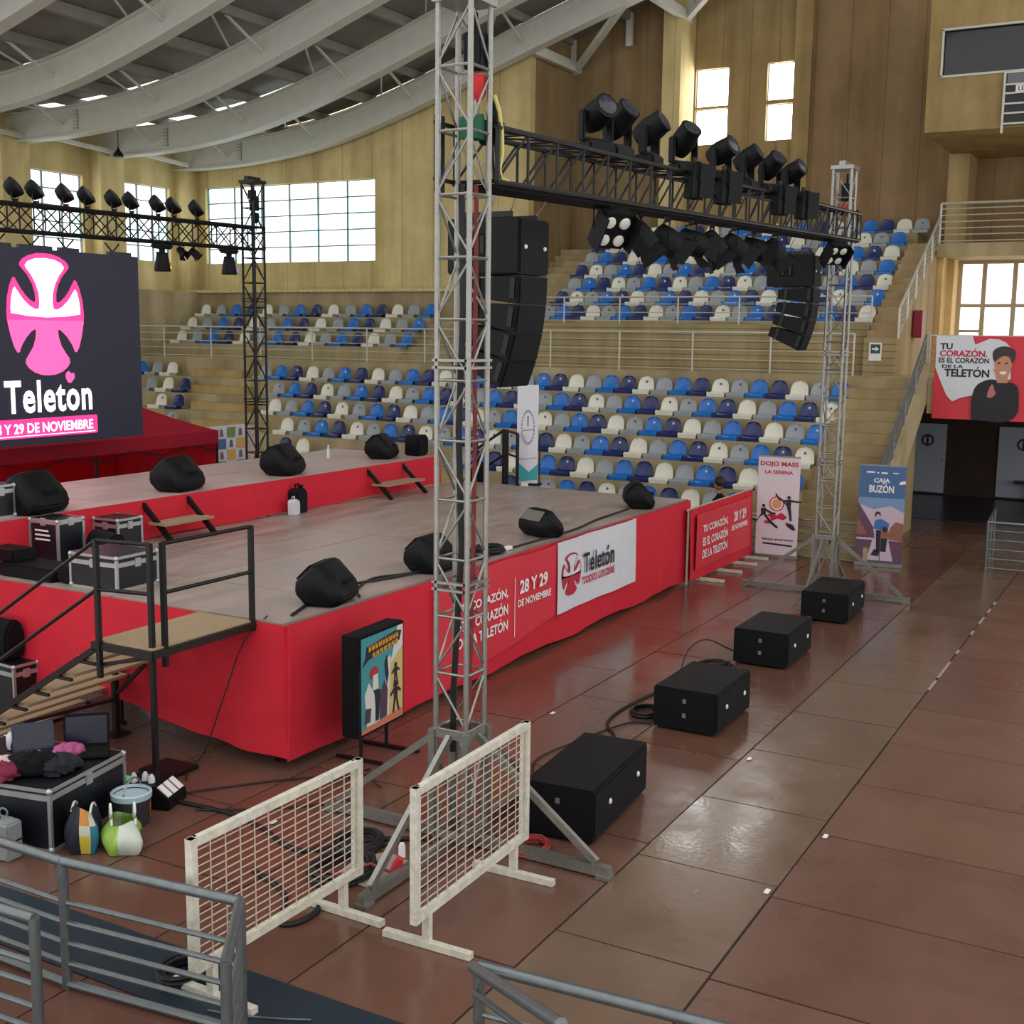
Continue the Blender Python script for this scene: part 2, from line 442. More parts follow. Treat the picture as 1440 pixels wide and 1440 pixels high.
M_frame = mat('window_frame', (120,140,140), .5)
def window_x(n, x, y0, y1, z0, z1, ny, nz, pm):
    b = B(); b.box(x+.12,x+.16,y0,y1,z0,z1); root = struct('window_%d' % n, b, pm, smooth=False)
    b = B()
    for i in range(ny+1): y = y0+(y1-y0)*i/ny; b.box(x+.05,x+.11,y-.025,y+.025,z0,z1)
    for i in range(nz+1): z = z0+(z1-z0)*i/nz; b.box(x+.06,x+.10,y0,y1,z-.02,z+.02)
    b.build('window_frame', M_frame, root, smooth=False)
def window_y(n, y, x0, x1, z0, z1, nx, nz, pm):
    b = B(); b.box(x0,x1,y+.12,y+.16,z0,z1); root = struct('window_%d' % n, b, pm, smooth=False)
    b = B()
    for i in range(nx+1): x = x0+(x1-x0)*i/nx; b.box(x-.025,x+.025,y+.05,y+.11,z0,z1)
    for i in range(nz+1): z = z0+(z1-z0)*i/nz; b.box(x0,x1,y+.06,y+.10,z-.02,z+.02)
    b.build('window_frame', M_frame, root, smooth=False)
window_x(1, 34.1, 24.3, 31.85, 6.78, 9.48, 6, 5, P_cool)
for i, (x0,x1,z0,z1) in enumerate(LW): window_y(2+i, 32.8, x0,x1,z0,z1, 3, 5, P_cool)
for i, (y0,y1,z0,z1) in enumerate([(13.32,14.4,10.4,11.48),(13.32,14.4,11.56,12.7),(11.25,12.08,10.4,11.48),(11.25,12.08,11.6,12.7)]):
    window_x(5+i, 37.55, y0,y1,z0,z1, 1, 1, P_white)

# glazed entrance at walkway level, daylight behind it
b = B(); b.box(36.6,36.64,-2,6.1,3.5,6.6); e = struct('window_9', b, paneM('entrance_daylight', (250,236,214), 3.0, .35), smooth=False)
b = B()
for y in (5.9,5.25,4.45,3.6,2.7,1.8): b.box(36.45,36.56,y-.06,y+.06,3.5,6.6)
for z in (5.35,6.55): b.box(36.46,36.55,-2,6.1,z-.05,z+.05)
b.box(36.46,36.55,5.25,6.1,4.6,4.68)
b.build('window_frame', mat('entrance_frame', (176,160,136), .5), e, smooth=False)
b = B(); b.box(35.0,36.7,6.12,6.3,3.5,6.6); b.box(35.7,36.4,5.95,6.12,3.5,6.6)
struct('wall_entrance', b, concrete('entrance_wall', (214,184,130)), smooth=False)

# passage under the walkway
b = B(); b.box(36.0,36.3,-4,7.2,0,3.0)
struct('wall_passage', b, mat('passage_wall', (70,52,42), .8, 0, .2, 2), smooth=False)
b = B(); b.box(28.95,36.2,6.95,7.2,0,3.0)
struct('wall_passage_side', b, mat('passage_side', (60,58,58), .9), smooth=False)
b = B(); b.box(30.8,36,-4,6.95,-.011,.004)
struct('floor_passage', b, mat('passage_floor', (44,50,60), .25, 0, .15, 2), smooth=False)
def door(n, y0, y1):
    b = B(); b.box(35.93,36.0,y0,y1,.06,2.02); d = struct('door_%d' % n, b, mat('pale_door', (186,192,202), .5), smooth=False)
    b = B(); b.lathe([(.0,-.02),(.17,-.02),(.17,.0),(.0,.0)], (35.925,(y0+y1)/2,1.55), 18, Matrix.Rotation(PI/2,3,'Y'))
    b.m = 1; b.lathe([(.0,-.025),(.12,-.025),(.12,.0),(.0,.0)], (35.918,(y0+y1)/2,1.55), 18, Matrix.Rotation(PI/2,3,'Y'))
    b.m = 0; b.box(35.885,35.92,(y0+y1)/2-.03,(y0+y1)/2+.03,1.43,1.67)
    b.build('door_emblem', [mat('emblem_grey', (46,48,56), .6), MATS['pale_door']], d)
    b = B(); b.ell((35.9,y0+.08,1.0),(.03,.03,.03)); b.build('door_handle', M_alu, d)
door(1, 5.90, 6.9); door(2, 3.2, 4.50)
b = B(); b.box(35.5,35.98,2.5,4.0,.5,.56); b.box(35.6,35.9,3.55,3.65,0,.5); b.box(35.6,35.9,2.7,2.8,0,.5)
tag(b.build('bench', M_blackm, smooth=False), 'dark bench in the passage under the walkway, by the pale door', 'bench')

# press box
t = B(); 
b = B(); wall_x(b, 32.0, 32.2, 0, 6.25, 9.45, 13.2, [(0.5,5.92,10.75,11.85)]); b.box(32.2,37.3,6.05,6.25,9.45,13.2); b.box(32.2,37.3,0,6.05,9.45,9.6)
pb = struct('wall_press_box', b, concrete('press_box_wall', (166,144,98)), 'concrete press box high on the back wall', smooth=False)
b = B(); b.box(32.1,32.13,.5,5.92,10.75,11.85); b.build('window_glass', M_glassl, pb, smooth=False)
b = B()
for z in (10.75,11.85): b.box(31.97,32.05,.5,5.95,z-.025,z+.025)
b.box(31.97,32.05,5.9,5.95,10.75,11.85); b.build('window_frame', M_railw, pb, smooth=False)
b = B(); b.box(31.9,32.0,1.2,4.42,9.5,10.72)
sb = wthing('scoreboard', 'black scoreboard with white dividing strips on the press box', 'scoreboard', (31.95,2.8,9.5))
b.build('panel', mat('scoreboard_black', (10,13,22), .4), sb, smooth=False)
b = B(); b.bar((31.86,4.43,9.3),(31.86,4.43,10.74),.05)
for z in (10.7,10.42,10.22,9.98,9.76,9.52): b.box(31.86,31.9,1.2,4.42,z-.02,z+.02)
b.build('frame', M_railw, sb, smooth=False)
F = frame((31.88,4.4,9.5),(0,-1,0),(0,0,1)); b = B(); b.flat([(.02,.94),(3,.94),(3,1.18),(.02,1.18)], F, .004)
b.build('blank_panel', mat('scoreboard_grey', (110,112,118), .6), sb, smooth=False)
b = B(); b.flat([(.22,.74),(1.4,.74),(1.4,.9),(.22,.9)], F, .004); b.m = 1; put_text(b, 'LOCAL', F, .28, .765, h=.11, align='l', off=.008)
b.build('name_plate', [M_print, M_darkp], sb, smooth=False)

# ---- roof: white girders, purlins, decking with translucent strips
YK = [33.2,32.7,29.3,26,24,21.8,18.8,16,13,10,6,2,-2,-6]
ZK = [10.05,10.05,10.08,10.45,10.95,11.6,12.62,13.5,14.45,15.3,16.3,17.1,17.7,18.1]
def zb(y):
    for i in range(len(YK)-1):
        if YK[i] >= y >= YK[i+1]: 
            t = (YK[i]-y)/(YK[i]-YK[i+1]); return ZK[i]+(ZK[i+1]-ZK[i])*t
    return ZK[-1] if y < YK[-1] else ZK[0]
def zs(y): return (zb(y-1.2)+zb(y-.6)+zb(y)+zb(y+.6)+zb(y+1.2))/5
YY = [33.0-.65*i for i in range(0,61)]
GX = [33.5,30.0,26.35,22.7,19.1,15.5]
for gx in GX:
    b = B()
    for hw, o0, o1 in ((.10,.06,.82),(.2,0,.06),(.2,.82,.88)):
        vs = []; fs = []
        for y in YY:
            z = zs(y); vs += [(gx-hw,y,z+o0),(gx+hw,y,z+o0),(gx+hw,y,z+o1),(gx-hw,y,z+o1)]
        for i in range(len(YY)-1):
            a = i*4
            for j in range(4): fs.append((a+j,a+(j+1)%4,a+4+(j+1)%4,a+4+j))
        fs += [(0,1,2,3),tuple(len(vs)-4+j for j in (3,2,1,0))]
        b.add(vs, fs)
    g = struct('roof_girder', b, M_white, 'curved white steel roof girder')
    if gx > 20:
        b = B()
        for k in range(6): b.box(gx-.13,gx-.10,29.55,29.75,zs(29.6)+.2+.1*k,zs(29.6)+.215+.1*k)
        b.box(gx-.13,gx-.10,29.54,29.56,zs(29.6)+.15,zs(29.6)+.75); b.build('rung_marks', mat('girder_seam',(150,150,142),.6), g, smooth=False)
b = B(); m = 1.18
def ds(x0, x1, mi):
    b.m = mi; vs = []; fs = []
    for y in YY: z = zs(y)+m; vs += [(x0,y,z),(x1,y,z),(x1,y,z+.08),(x0,y,z+.08)]
    for i in range(len(YY)-1):
        a = i*4
        for j in range(4): fs.append((a+j,a+(j+1)%4,a+4+(j+1)%4,a+4+j))
    b.add(vs, fs)
xs = 12.0
for gx in sorted(GX):
    ds(xs, gx+.45, 0); ds(gx+.45, gx+1.0, 1); xs = gx+1.0
ds(xs, 39.5, 0)
struct('ceiling', b, [M_deck, mat('translucent_roof_strip', (236,238,232), .6, emit=1.6)], smooth=False)
b = B()
for k in range(-4,10):
    y = 14.5+1.95*k
    if y > 32.6: continue
    z = zs(y)+.90
    b.box(12,38.2,y-.1,y+.1,z,z+.28) if k % 2 else b.box(12,38.2,y-.06,y+.06,z+.04,z+.28)
struct('roof_purlin', b, mat('purlin_steel', (142,138,128), .6, 0, .08, 3), smooth=False)
b = B()
for y in (18.28, 14.5): b.box(33.5,37.1,y-.1,y+.1,zs(y)+.05,zs(y)+.35); b.bar((36.9,y+.1,zs(y)+.1),(33.6,y-3.2,zs(y-3.2)+.2),.18)
for y in (18.4,16.4,14.4): b.box(36.7,36.85,y-.1,y+.1,zs(y)+.1,zs(y)+1.1)
struct('roof_brace', b, M_white, smooth=False)
b = B()
for i, gx in enumerate(GX[:-1]):
    g2 = GX[i+1]
    for y in (30.2,26.3,22.4,18.4,14.5):
        b.bar((gx,y,zs(y)+.3),(gx-(gx-g2)*.42,y,zs(y)+1.0),.06); b.bar((g2,y-1.2,zs(y-1.2)+.4),(gx-.1,y+1.2,zs(y+1.2)+.95),.045)
    b.bar((gx,32,zs(32)+.15),(g2,31.2,zs(31)+.15),.12)
struct('roof_tie', b, M_white, smooth=False)
# pendant lamp
pl = wthing('pendant_lamp', 'small dark pendant lamp hanging from the white roof girder', 'lamp', (29.0,30.85,9.9))
b = B(); b.lathe([(.02,.30),(.05,.22),(.16,.08),(.17,0),(.12,0)], (29,30.85,9.9), 12); b.build('lamp_shade', M_blackm, pl)
b = B(); b.tube((29,30.85,10.15),(29,30.85,11.1),.012,5); b.build('cord', M_rubber, pl)

# ================================================================= SEATS
ORD = ['first','second','third','fourth','fifth','sixth','seventh','eighth','ninth','tenth','eleventh','twelfth','thirteenth','fourteenth','fifteenth',
       'sixteenth','seventeenth','eighteenth','nineteenth','twentieth']+['twenty-'+k for k in ('first','second','third','fourth','fifth','sixth','seventh','eighth','ninth')]+['thirtieth']+['thirty-'+k for k in ('first','second','third','fourth','fifth','sixth','seventh','eighth','ninth')]
CW = ['royal blue','navy blue','white','grey']
SM = [mat('seat_blue',(22,108,190),.3), mat('seat_navy',(28,42,98),.28), mat('seat_white',(222,220,206),.35), mat('seat_grey',(150,156,160),.35)]
M_emb = [mat('seat_mark_pale',(190,200,215),.5), mat('seat_mark_dark',(90,90,95),.5)]
def seat_geo(b):
    """moulded shell: pan with rolled lip, curved back with an arched top. Faces -X, origin on the front edge of the step."""
    prof = [(-.045,.02,.215),(-.05,.08,.228),(.0,.10,.228),(.12,.08,.226),(.24,.08,.222),(.30,.11,.220),(.335,.18,.214),(.355,.265,.203),(.37,.335,.182),(.378,.385,.148),(.383,.415,.105),(.385,.43,.04)]
    n = 8; vs = []; fs = []
    for s in (0, 1):
        for i, (x, z, hw) in enumerate(prof):
            for j in range(n+1):
                t = -1+2*j/n; e = t*t
                xx = x-(.035*e if i > 5 else 0); zz = z+(.02*e if 1 < i < 6 else 0)
                vs.append((xx+(.018 if s and i > 4 else 0), t*hw, zz-(.02 if s and i <= 5 else 0)))
    k = len(prof)*(n+1)
    for i in range(len(prof)-1):
        for j in range(n):
            a = i*(n+1)+j; fs.append((a,a+1,a+n+2,a+n+1)); fs.append((k+a,k+a+n+1,k+a+n+2,k+a+1))
    for i in range(len(prof)-1):
        a = i*(n+1); c = a+n; fs.append((a,a+n+1,k+a+n+1,k+a)); fs.append((c,k+c,k+c+n+1,c+n+1))
    for j in range(n): fs.append((j,k+j,k+j+1,j+1)); a = (len(prof)-1)*(n+1)+j; fs.append((a,a+1,k+a+1,k+a))
    b.add(vs, fs)
    b.box(.03,.30,-.13,.13,.0,.07)
SEATM = []
for i in range(4):
    for e in (0, 1):
        b = B(); seat_geo(b)
        if e:
            b.m = 1; F = frame((.362,0,.30),(0,-1,0),(.06,0,1)); b.flat(circ(0,0,.032,10), F, .012)
        o = b.build('stadium_seat', [SM[i], M_emb[0 if i < 2 else 1]]); SEATM.append(o.data); bpy.data.objects.remove(o)

SEATS = []          # (x, y, z, colour, label, group)
def sgap(y): return .49 if y < 16.5 else (.545 if y < 19 else .59)
def run(x, z, anchor, y0, y1, gap):
    """seat centres from y0 to y1 so that a white one sits at anchor; colour order with falling y: blue, navy, white, grey."""
    out = []; y1 = min(y1, 31.2); y = anchor; c = 2
    while y <= y1: 
        if y >= y0: out.append((y, c))
        y += gap(y); c = (c-1) % 4
    y = anchor-gap(anchor); c = 3
    while y >= y0:
        if y <= y1: out.append((y, c))
        y -= gap(y); c = (c+1) % 4
    return sorted(out)
LOW = [(28.1,2.95,8.06,24.4),(27.3,2.5,9.06,23.6),(26.5,2.05,10.11,23.0),(25.7,1.6,9.16,21.75),(24.9,1.15,10.14,21.2)]
for k, (x, z, a, ye) in enumerate(LOW):
    for i, (y, c) in enumerate(run(x, z, a, 7.0, ye, sgap)):
        if k == 4 and 15.6 < y < 19.9: continue
        SEATS.append((x, y, z, c, '%s plastic seat, %s row below the walkway, %s from concrete stairs' % (CW[c], ORD[k], ORD[i]), 'stadium seats of the lower stand'))
for i, (y, c) in enumerate(run(24.1, .70, 11.18, 8.0, 13.8, lambda y: .495)):
    SEATS.append((24.1, y, .70, c, '%s plastic seat in the lowest row, %s from the red barrier' % (CW[c], ORD[i]), 'stadium seats of the lower stand'))
for k, (x, z, ys) in enumerate([(28.1,2.95,[(28.2,2),(28.85,3),(29.5,0)]),(27.3,2.5,[(26.9,1),(27.6,2),(28.3,3)]),(26.5,2.05,[(26.4,1),(27.1,2)]),(25.7,1.6,[(25.9,3)])]):
    for i, (y, c) in enumerate(ys):
        SEATS.append((x, y, z, c, '%s plastic seat beyond corner aisle, %s row below walkway, %s from aisle' % (CW[c], ORD[k], ORD[i]), 'stadium seats beyond the corner aisle'))
for k, a in enumerate([9.15,10.07,11.02,10.22,7.41,8.37,7.44]):
    x, z = 31.0+.8*k, 4.80+.425*k
    for i, (y, c) in enumerate(run(x, z, a, 7.05 if k < 6 else 6.6, 16.6 if k else 17.0, lambda y: .478)):
        SEATS.append((x, y, z, c, '%s plastic seat, %s row up in tall upper bank, %s from railed stairs' % (CW[c], ORD[k], ORD[i]), 'stadium seats of the tall upper bank'))
for k, a in enumerate([24.99,25.18,25.26]):
    x, z = 30.9+.8*k, 3.94+.465*k
    for i, (y, c) in enumerate(run(x, z, a, 21.0, 32.2, lambda y: .63 if y < 25 else .71)):
        SEATS.append((x+.1, y, z, c, '%s plastic seat, %s row up below wide window, %s from the steps' % (CW[c], ORD[k], ORD[i]), 'stadium seats under the wide window'))
def blocked(s):      # behind the big screen or the line array as seen from the hall floor: not shown by the photograph
    x, y, z = s[:3]; t = math.degrees(math.atan2(y, x))
    return t > 46.6
SEATS = [s for s in SEATS if not blocked(s)]
SEATS.sort(key=lambda s: math.hypot(s[0], s[1]))
rr = random.Random(11)
for s in SEATS[:300]:
    x, y, z, c, lab, grp = s
    o = bpy.data.objects.new('stadium_seat', SEATM[c*2+(rr.random() < .45)]); COL.objects.link(o); o.location = (x+.04, y, z)
    tag(o, lab, 'seat', grp)
b = B(); mm = {}
for x, y, z, c, lab, grp in SEATS[300:]:
    q = B(); seat_geo(q); b.m = c; b.add([(vx+x+.04, vy+y, vz+z) for vx, vy, vz in q.v], q.f)
if SEATS[300:]:
    o = b.build('distant_seats', SM); tag(o, 'remaining rows of distant plastic seats, blue, navy, white and grey', 'seat', None, 'stuff')

# ================================================================= BOWL RAILINGS
def railing(name, label, pts, h, bars, step, m=M_railw, r=.025, rb=.012, group=None, ztop=None):
    """posts and rails along a polyline of floor points; each post a part, the long rails one part each."""
    root = wthing(name, label, 'railing', pts[0], group)
    P = [Vector(p) for p in pts]
    b = B()
    for a, c in zip(P, P[1:]): b.tube(a+Vector((0,0,h)), c+Vector((0,0,h)), r, 8)
    b.build('handrail', m, root)
    for k in range(bars):
        z = h*(k+.35)/(bars+.2); b = B()
        for a, c in zip(P, P[1:]): b.tube(a+Vector((0,0,z)), c+Vector((0,0,z)), rb, 6)
        b.build('rail_bar', m, root)
    for a, c in zip(P, P[1:]):
        n = max(1, round((c-a).length/step))
        for i in range(n+1):
            if i == 0 and a is not P[0]: continue
            q = a+(c-a)*i/n; b = B(); b.tube(q, q+Vector((0,0,h)), r*.9, 7); b.build('post', m, root)
    return root
railing('walkway_railing', 'long pale railing along the front edge of the upper walkway', [(28.93,31,3.52),(28.93,6.95,3.52)], .98, 4, 1.95)
railing('bank_railing', 'pale railing on the wall below the tall upper bank', [(30.75,17.2,4.5),(30.75,7.0,4.5)], .93, 4, 1.75)
railing('stair_railing', 'sloping pale railing beside the lower concrete stairs', [(24.1,5.32,.25),(28.9,5.32,3.5)], .98, 7, 1.2, M_galv, .03, .014)
railing('stair_railing', 'sloping pale railing of the upper stairs above the red cabinet', [(30.2,6.22,4.4),(34.7,6.22,6.95)], .72, 5, 1.1, M_railw, .03, .014)
railing('landing_railing', 'pale railing on the high landing above the glazed entrance', [(34.65,6.2,6.95),(34.65,4.05,6.95),(34.65,-3,6.95)], 1.05, 6, 2.1, M_railw, .035, .018)
railing('banner_railing', 'pale railing over the passage holding the large printed banner', [(28.95,5.25,3.5),(28.95,-2,3.5)], .98, 5, 1.9)
railing('court_railing', 'low pale bar railing along the foot of the lower stand', [(23.75,9.5,0),(23.75,5.0,0)], .80, 5, 1.9, M_galv, .02, .012)
r_ = railing('court_railing', 'short grey railing on the court beside the dark passage', [(26.4,3.28,0),(24.42,3.14,0),(24.5,1.2,0)], .95, 5, .95, M_galv, .03, .016)

# foreground railings
def front_rail(name, label, pts, zt, rise=None):
    root = wthing(name, label, 'railing', pts[0])
    P = [Vector(p) for p in pts]
    for i, (a, c) in enumerate(zip(P, P[1:])):
        b = B(); b.tube(a+Vector((0,0,zt)), c+Vector((0,0,zt)), .034, 12); b.build('handrail', M_galv, root)
    for k in range(5):
        z = zt*(.04+.158*k*1.02); b = B()
        for a, c in zip(P, P[1:]): b.tube(a+Vector((0,0,z)), c+Vector((0,0,z)), .019 if k else .03, 8)
        b.build('rail_bar', M_galv, root)
    for i, q in enumerate(P):
        b = B(); b.tube(q+Vector((0,0,-.0)), q+Vector((0,0,zt+.005)), .034, 12); b.build('post', M_galv, root)
    return root
front_rail('court_railing', 'grey tubular railing in front, with a post before the carrier bags', [(5.20,9.0,0),(5.20,6.27,0),(5.36,4.87,0),(4.76,4.44,0)], .9)
front_rail('court_railing', 'short grey railing end nearest the camera, beside the longer railing', [(4.45,7.6,.0),(4.57,5.78,.0)], .9)
t = front_rail('court_railing', 'grey tubular railing at the bottom edge below the mesh barriers', [(5.62,.6,0),(5.55,1.88,0),(5.45,3.20,0)], .9)
b = B(); b.tube((5.42,3.22,.9),(4.57,2.25,1.3),.034,12); b.build('handrail', M_galv, t)
for k in range(4):
    z = .15+.2*k; b = B(); b.tube((5.42,3.22,z),(4.57,2.25,z+.4),.018,8); b.build('rail_bar', M_galv, t)
b = B(); b.tube((4.57,2.25,0),(4.57,2.25,1.3),.034,12); b.build('post', M_galv, t)

# ================================================================= STAGE
M_ply = mat('stage_plywood', (156,138,130), .40, 0, .28, 1.6, .12, 14, stretch=(.5,2.2,1), rvar=.12)
M_ply2 = mat('rear_stage_plywood', (178,152,146), .5, 0, .22, 1.6, .1, 14, stretch=(.5,2.2,1), rvar=.1)
st = wthing('stage', 'low main stage of plywood sheets with a red cloth skirt', 'stage', (14.8,10.1,0))
b = B(); rr = random.Random(5)
xs = [9.2+1.22*i for i in range(10)]; xs[-1] = 20.35; ys = [7.72,10.13,12.52]
for x0, x1 in zip(xs, xs[1:]):
    for y0, y1 in zip(ys, ys[1:]):
        e = rr.random()*.006; b.box(x0+.006, x1-.006, y0+.006, y1-.006, 1.44, 1.497+e)
b.build('deck', M_ply, st, smooth=False)
def cloth(P0, P1, z1, zfun, nu, nv, fold, out, seed):
    """hanging cloth between two plan points; zfun(t) bottom edge, fold depth grows towards the hem."""
    rn = random.Random(seed); b = B(); a, c = Vector(P0), Vector(P1); d = (c-a); L = d.length; n = Vector((d.y,-d.x,0)).normalized()*out
    ph = [rn.random()*6 for _ in range(4)]; vs = []; fs = []
    for j in range(nv+1):
        v = j/nv
        for i in range(nu+1):
            t = i/nu; s = t*L
            w_ = fold*(v**1.2)*(math.sin(s*2.1+ph[0])+.7*math.sin(s*5.3+ph[1])+.4*math.sin(s*9.7+ph[2]+v*2)+(.45*max(0,v-.45)*math.sin(v*22+s*1.3+ph[3]) if fold > .03 else 0))
            zb_ = zfun(t); z = z1+(zb_-z1)*v
            q = a+d*t+n*(w_+.02+.03*v); vs.append((q.x,q.y,z))
    for j in range(nv):
        for i in range(nu): k = j*(nu+1)+i; fs.append((k,k+1,k+nu+2,k+nu+1))
    b.add(vs, fs); return b
cloth((9.13,7.68,0),(20.4,7.68,0),1.49,lambda t:.10-.05*min(1,t*8)+.02*math.sin(t*30),150,8,.012,1,1).build('skirt', M_red, st, angle=80)
def hem(t):
    y = t*4.3
    return .13+.03*y+.05*max(0,y-.6)**2 if y < 2.6 else max(.05,.50-.4*(y-2.6))
cloth((9.2,12.0,0),(9.2,7.60,0),1.49,lambda t: hem(1-t),70,16,.035,1,2).build('skirt', M_red, st, angle=80)
cloth((20.36,7.7,0),(20.36,12.5,0),1.49,lambda t:.1,30,4,.01,1,3).build('skirt', M_red, st, angle=80)
for x in (9.35,11.6,14,16.4,18.8,20.2):
    for y in (7.9,10.2,12.3):
        b = B(); b.tube((x,y,0),(x,y,1.44),.03,8); b.lathe([(.06,0),(.06,.02)],(x,y,0),10); b.build('leg', M_blackm, st)
us = wthing('rear_stage', 'raised rear stage of pale plywood with a red cloth front', 'stage', (13,13.7,0))
b = B(); xs = [5.5+1.22*i for i in range(12)]; xs[-1] = 19.62
for x0, x1 in zip(xs, xs[1:]):
    for y0, y1 in ((12.55,13.78),(13.78,15.0)): b.box(x0+.005,x1-.005,y0+.005,y1-.005,1.99,2.05+rr.random()*.004)
b.build('deck', M_ply2, us, smooth=False)
cloth((5.5,12.53,0),(19.62,12.53,0),2.055,lambda t:1.52+.012*math.sin(t*40),150,5,.010,1,4).build('skirt', M_red, us, angle=80)
cloth((19.63,12.53,0),(19.63,15,0),2.055,lambda t:1.52,20,4,.01,1,5).build('skirt', M_red, us, angle=80)
for x in (6,10,14,18,19.4):
    b = B(); b.tube((x,14.8,0),(x,14.8,1.99),.03,8); b.build('leg', M_blackm, us)

# two single-step ladders between the decks
def ladder(x0, x1, label):
    root = wthing('stage_step', label, 'step', (x0,12.4,1.5))
    for x in (x0, x1):
        b = B(); b.bar((x,12.52,2.0),(x+.02,12.0,1.505),.05,.07); b.build('stringer', M_blackm, root, smooth=False)
    b = B(); b.box(x0-.05,x1+.05,12.05,12.38,1.73,1.765); b.build('tread', M_tread, root, smooth=False)
ladder(17.25,18.35,'single black step up to the rear stage near its far end')
ladder(12.0,12.85,'single black step up to the rear stage behind the tall flight case')

# main stairs with landing
ms = wthing('stage_stairs', 'black steel stairs with plywood treads and handrails at the stage end', 'stairs', (8.5,9.5,0))
b = B(); b.box(7.80,9.16,8.08,8.80,1.46,1.5); b.build('landing', M_tread, ms, smooth=False)
b = B()
b.bar((7.78,8.06,1.45),(9.16,8.06,1.45),.05,.07); b.bar((7.78,8.82,1.43),(9.16,8.82,1.43),.05,.07); b.bar((7.78,8.05,1.45),(7.78,8.83,1.45),.05,.07); b.bar((9.16,8.05,1.43),(9.16,8.83,1.43),.05,.07)
b.bar((7.8,8.8,1.25),(7.8,8.1,1.42),.035); b.build('landing_frame', M_brown, ms, smooth=False)
NT = 7
for k in range(NT):
    z = 1.5-.205*(k+1); y = 8.84+.335*k
    b = B(); b.box(7.84,9.14,y,y+.27,z-.03,z); b.m = 1; b.box(7.84,9.14,y+.262,y+.275,z-.07,z-.03); b.build('tread', [M_tread, M_brown], ms, smooth=False)
for x in (7.80,9.18):
    b = B(); b.bar((x,8.8,1.42),(x,8.8+.335*NT+.2,1.42-.205*NT-.10),.04,.06)
    for k in range(NT): z = 1.5-.205*(k+1); y = 8.84+.335*k; b.bar((x,y-.02,z-.04),(x,y+.27,z-.04),.03,.03)
    b.build('stringer', M_brown, ms, smooth=False)
def hrail(parts, nm='handrail', r=.02):
    b = B()
    for p, q in parts: b.tube(p, q, r, 8)
    b.build(nm, M_blackm, ms)
A, Bq, Cq = (7.76,8.72), (7.90,8.10), (9.16,8.08)
for (x, y), z0 in ((A,1.15),((7.86,8.14),0),((7.97,8.09),1.3),(Cq,1.45)):
    b = B(); b.bar((x,y,z0),(x,y,2.47),.045); b.build('post', M_blackm, ms, smooth=False)
hrail([((*A,2.46),(7.86,8.14,2.46))]); hrail([((*A,2.0),(7.86,8.14,2.0))])
hrail([((7.97,8.09,2.46),(*Cq,2.46))]); hrail([((7.97,8.09,2.0),(*Cq,2.0))])
hrail([((*A,2.46),(7.78,11.1,.98))]); hrail([((*A,2.0),(7.78,11.1,.52))])
b = B(); b.bar((7.78,11.1,.0),(7.78,11.1,.98),.04); b.build('post', M_blackm, ms, smooth=False)
b = B(); b.bar((9.05,9.95,0),(9.05,9.95,.75),.06); b.box(8.93,9.17,9.85,10.05,0,.02); b.bar((9.05,9.95,.45),(9.05,9.5,.85),.04); b.bar((9.05,9.95,.4),(7.9,10.0,.45),.03); b.build('support_leg', M_brown, ms, smooth=False)

# far rail with tall white banner at the back corner of the stage
br = wthing('stage_guardrail', 'black square guardrail at the far back corner of the stage', 'railing', (20.3,11.4,1.5))
pp = [(20.32,12.3),(20.32,11.62),(20.32,11.2)]
for i, (x, y) in enumerate([(20.95,11.85),(20.85,11.72),(20.30,11.18),(20.55,10.98)]):
    b = B(); b.bar((x,y,1.5 if i > 1 else .3),(x,y,2.52 if i < 2 else 2.12+.38*(i == 2)),.05); b.build('post', M_blackm, br, smooth=False)
b = B(); b.bar((20.9,11.78,2.5),(20.30,11.18,2.5),.04); b.build('handrail', M_blackm, br, smooth=False)
b = B(); b.bar((20.9,11.78,2.05),(20.30,11.18,2.05),.035); b.build('rail_bar', M_blackm, br, smooth=False)
b = B(); b.bar((20.95,11.85,2.5),(21.5,13.0,1.9),.04); b.bar((20.95,11.85,2.0),(21.5,13.0,1.4),.035); b.bar((21.5,13.0,0),(21.5,13.0,1.9),.04); b.build('stair_rail', M_blackm, br, smooth=False)

# ---- banners
def curtain(F, w, h, nu, nv, amp, seed):
    rn = random.Random(seed); b = B(); p = [rn.random()*6 for _ in range(3)]
    vs = []; fs = []
    for s in (0, 1):
        for j in range(nv+1):
            for i in range(nu+1):
                a, c = w*i/nu, h*j/nv
                o = amp*(math.sin(a*3+p[0])+.5*math.sin(a*7+c*3+p[1]))
                vs.append(F(a, c, o-.004*s))
    k = (nu+1)*(nv+1)
    for j in range(nv):
        for i in range(nu):
            q = j*(nu+1)+i; fs.append((q,q+1,q+nu+2,q+nu+1)); fs.append((k+q,k+q+nu+1,k+q+nu+2,k+q+1))
    for i in range(nu): fs.append((i,k+i,k+i+1,i+1)); q = nv*(nu+1)+i; fs.append((q,q+1,k+q+1,k+q))
    for j in range(nv): q = j*(nu+1); fs.append((q,q+nu+1,k+q+nu+1,k+q)); q += nu; fs.append((q,k+q,k+q+nu+1,q+nu+1))
    b.add(vs, fs); return b
OFF = .012
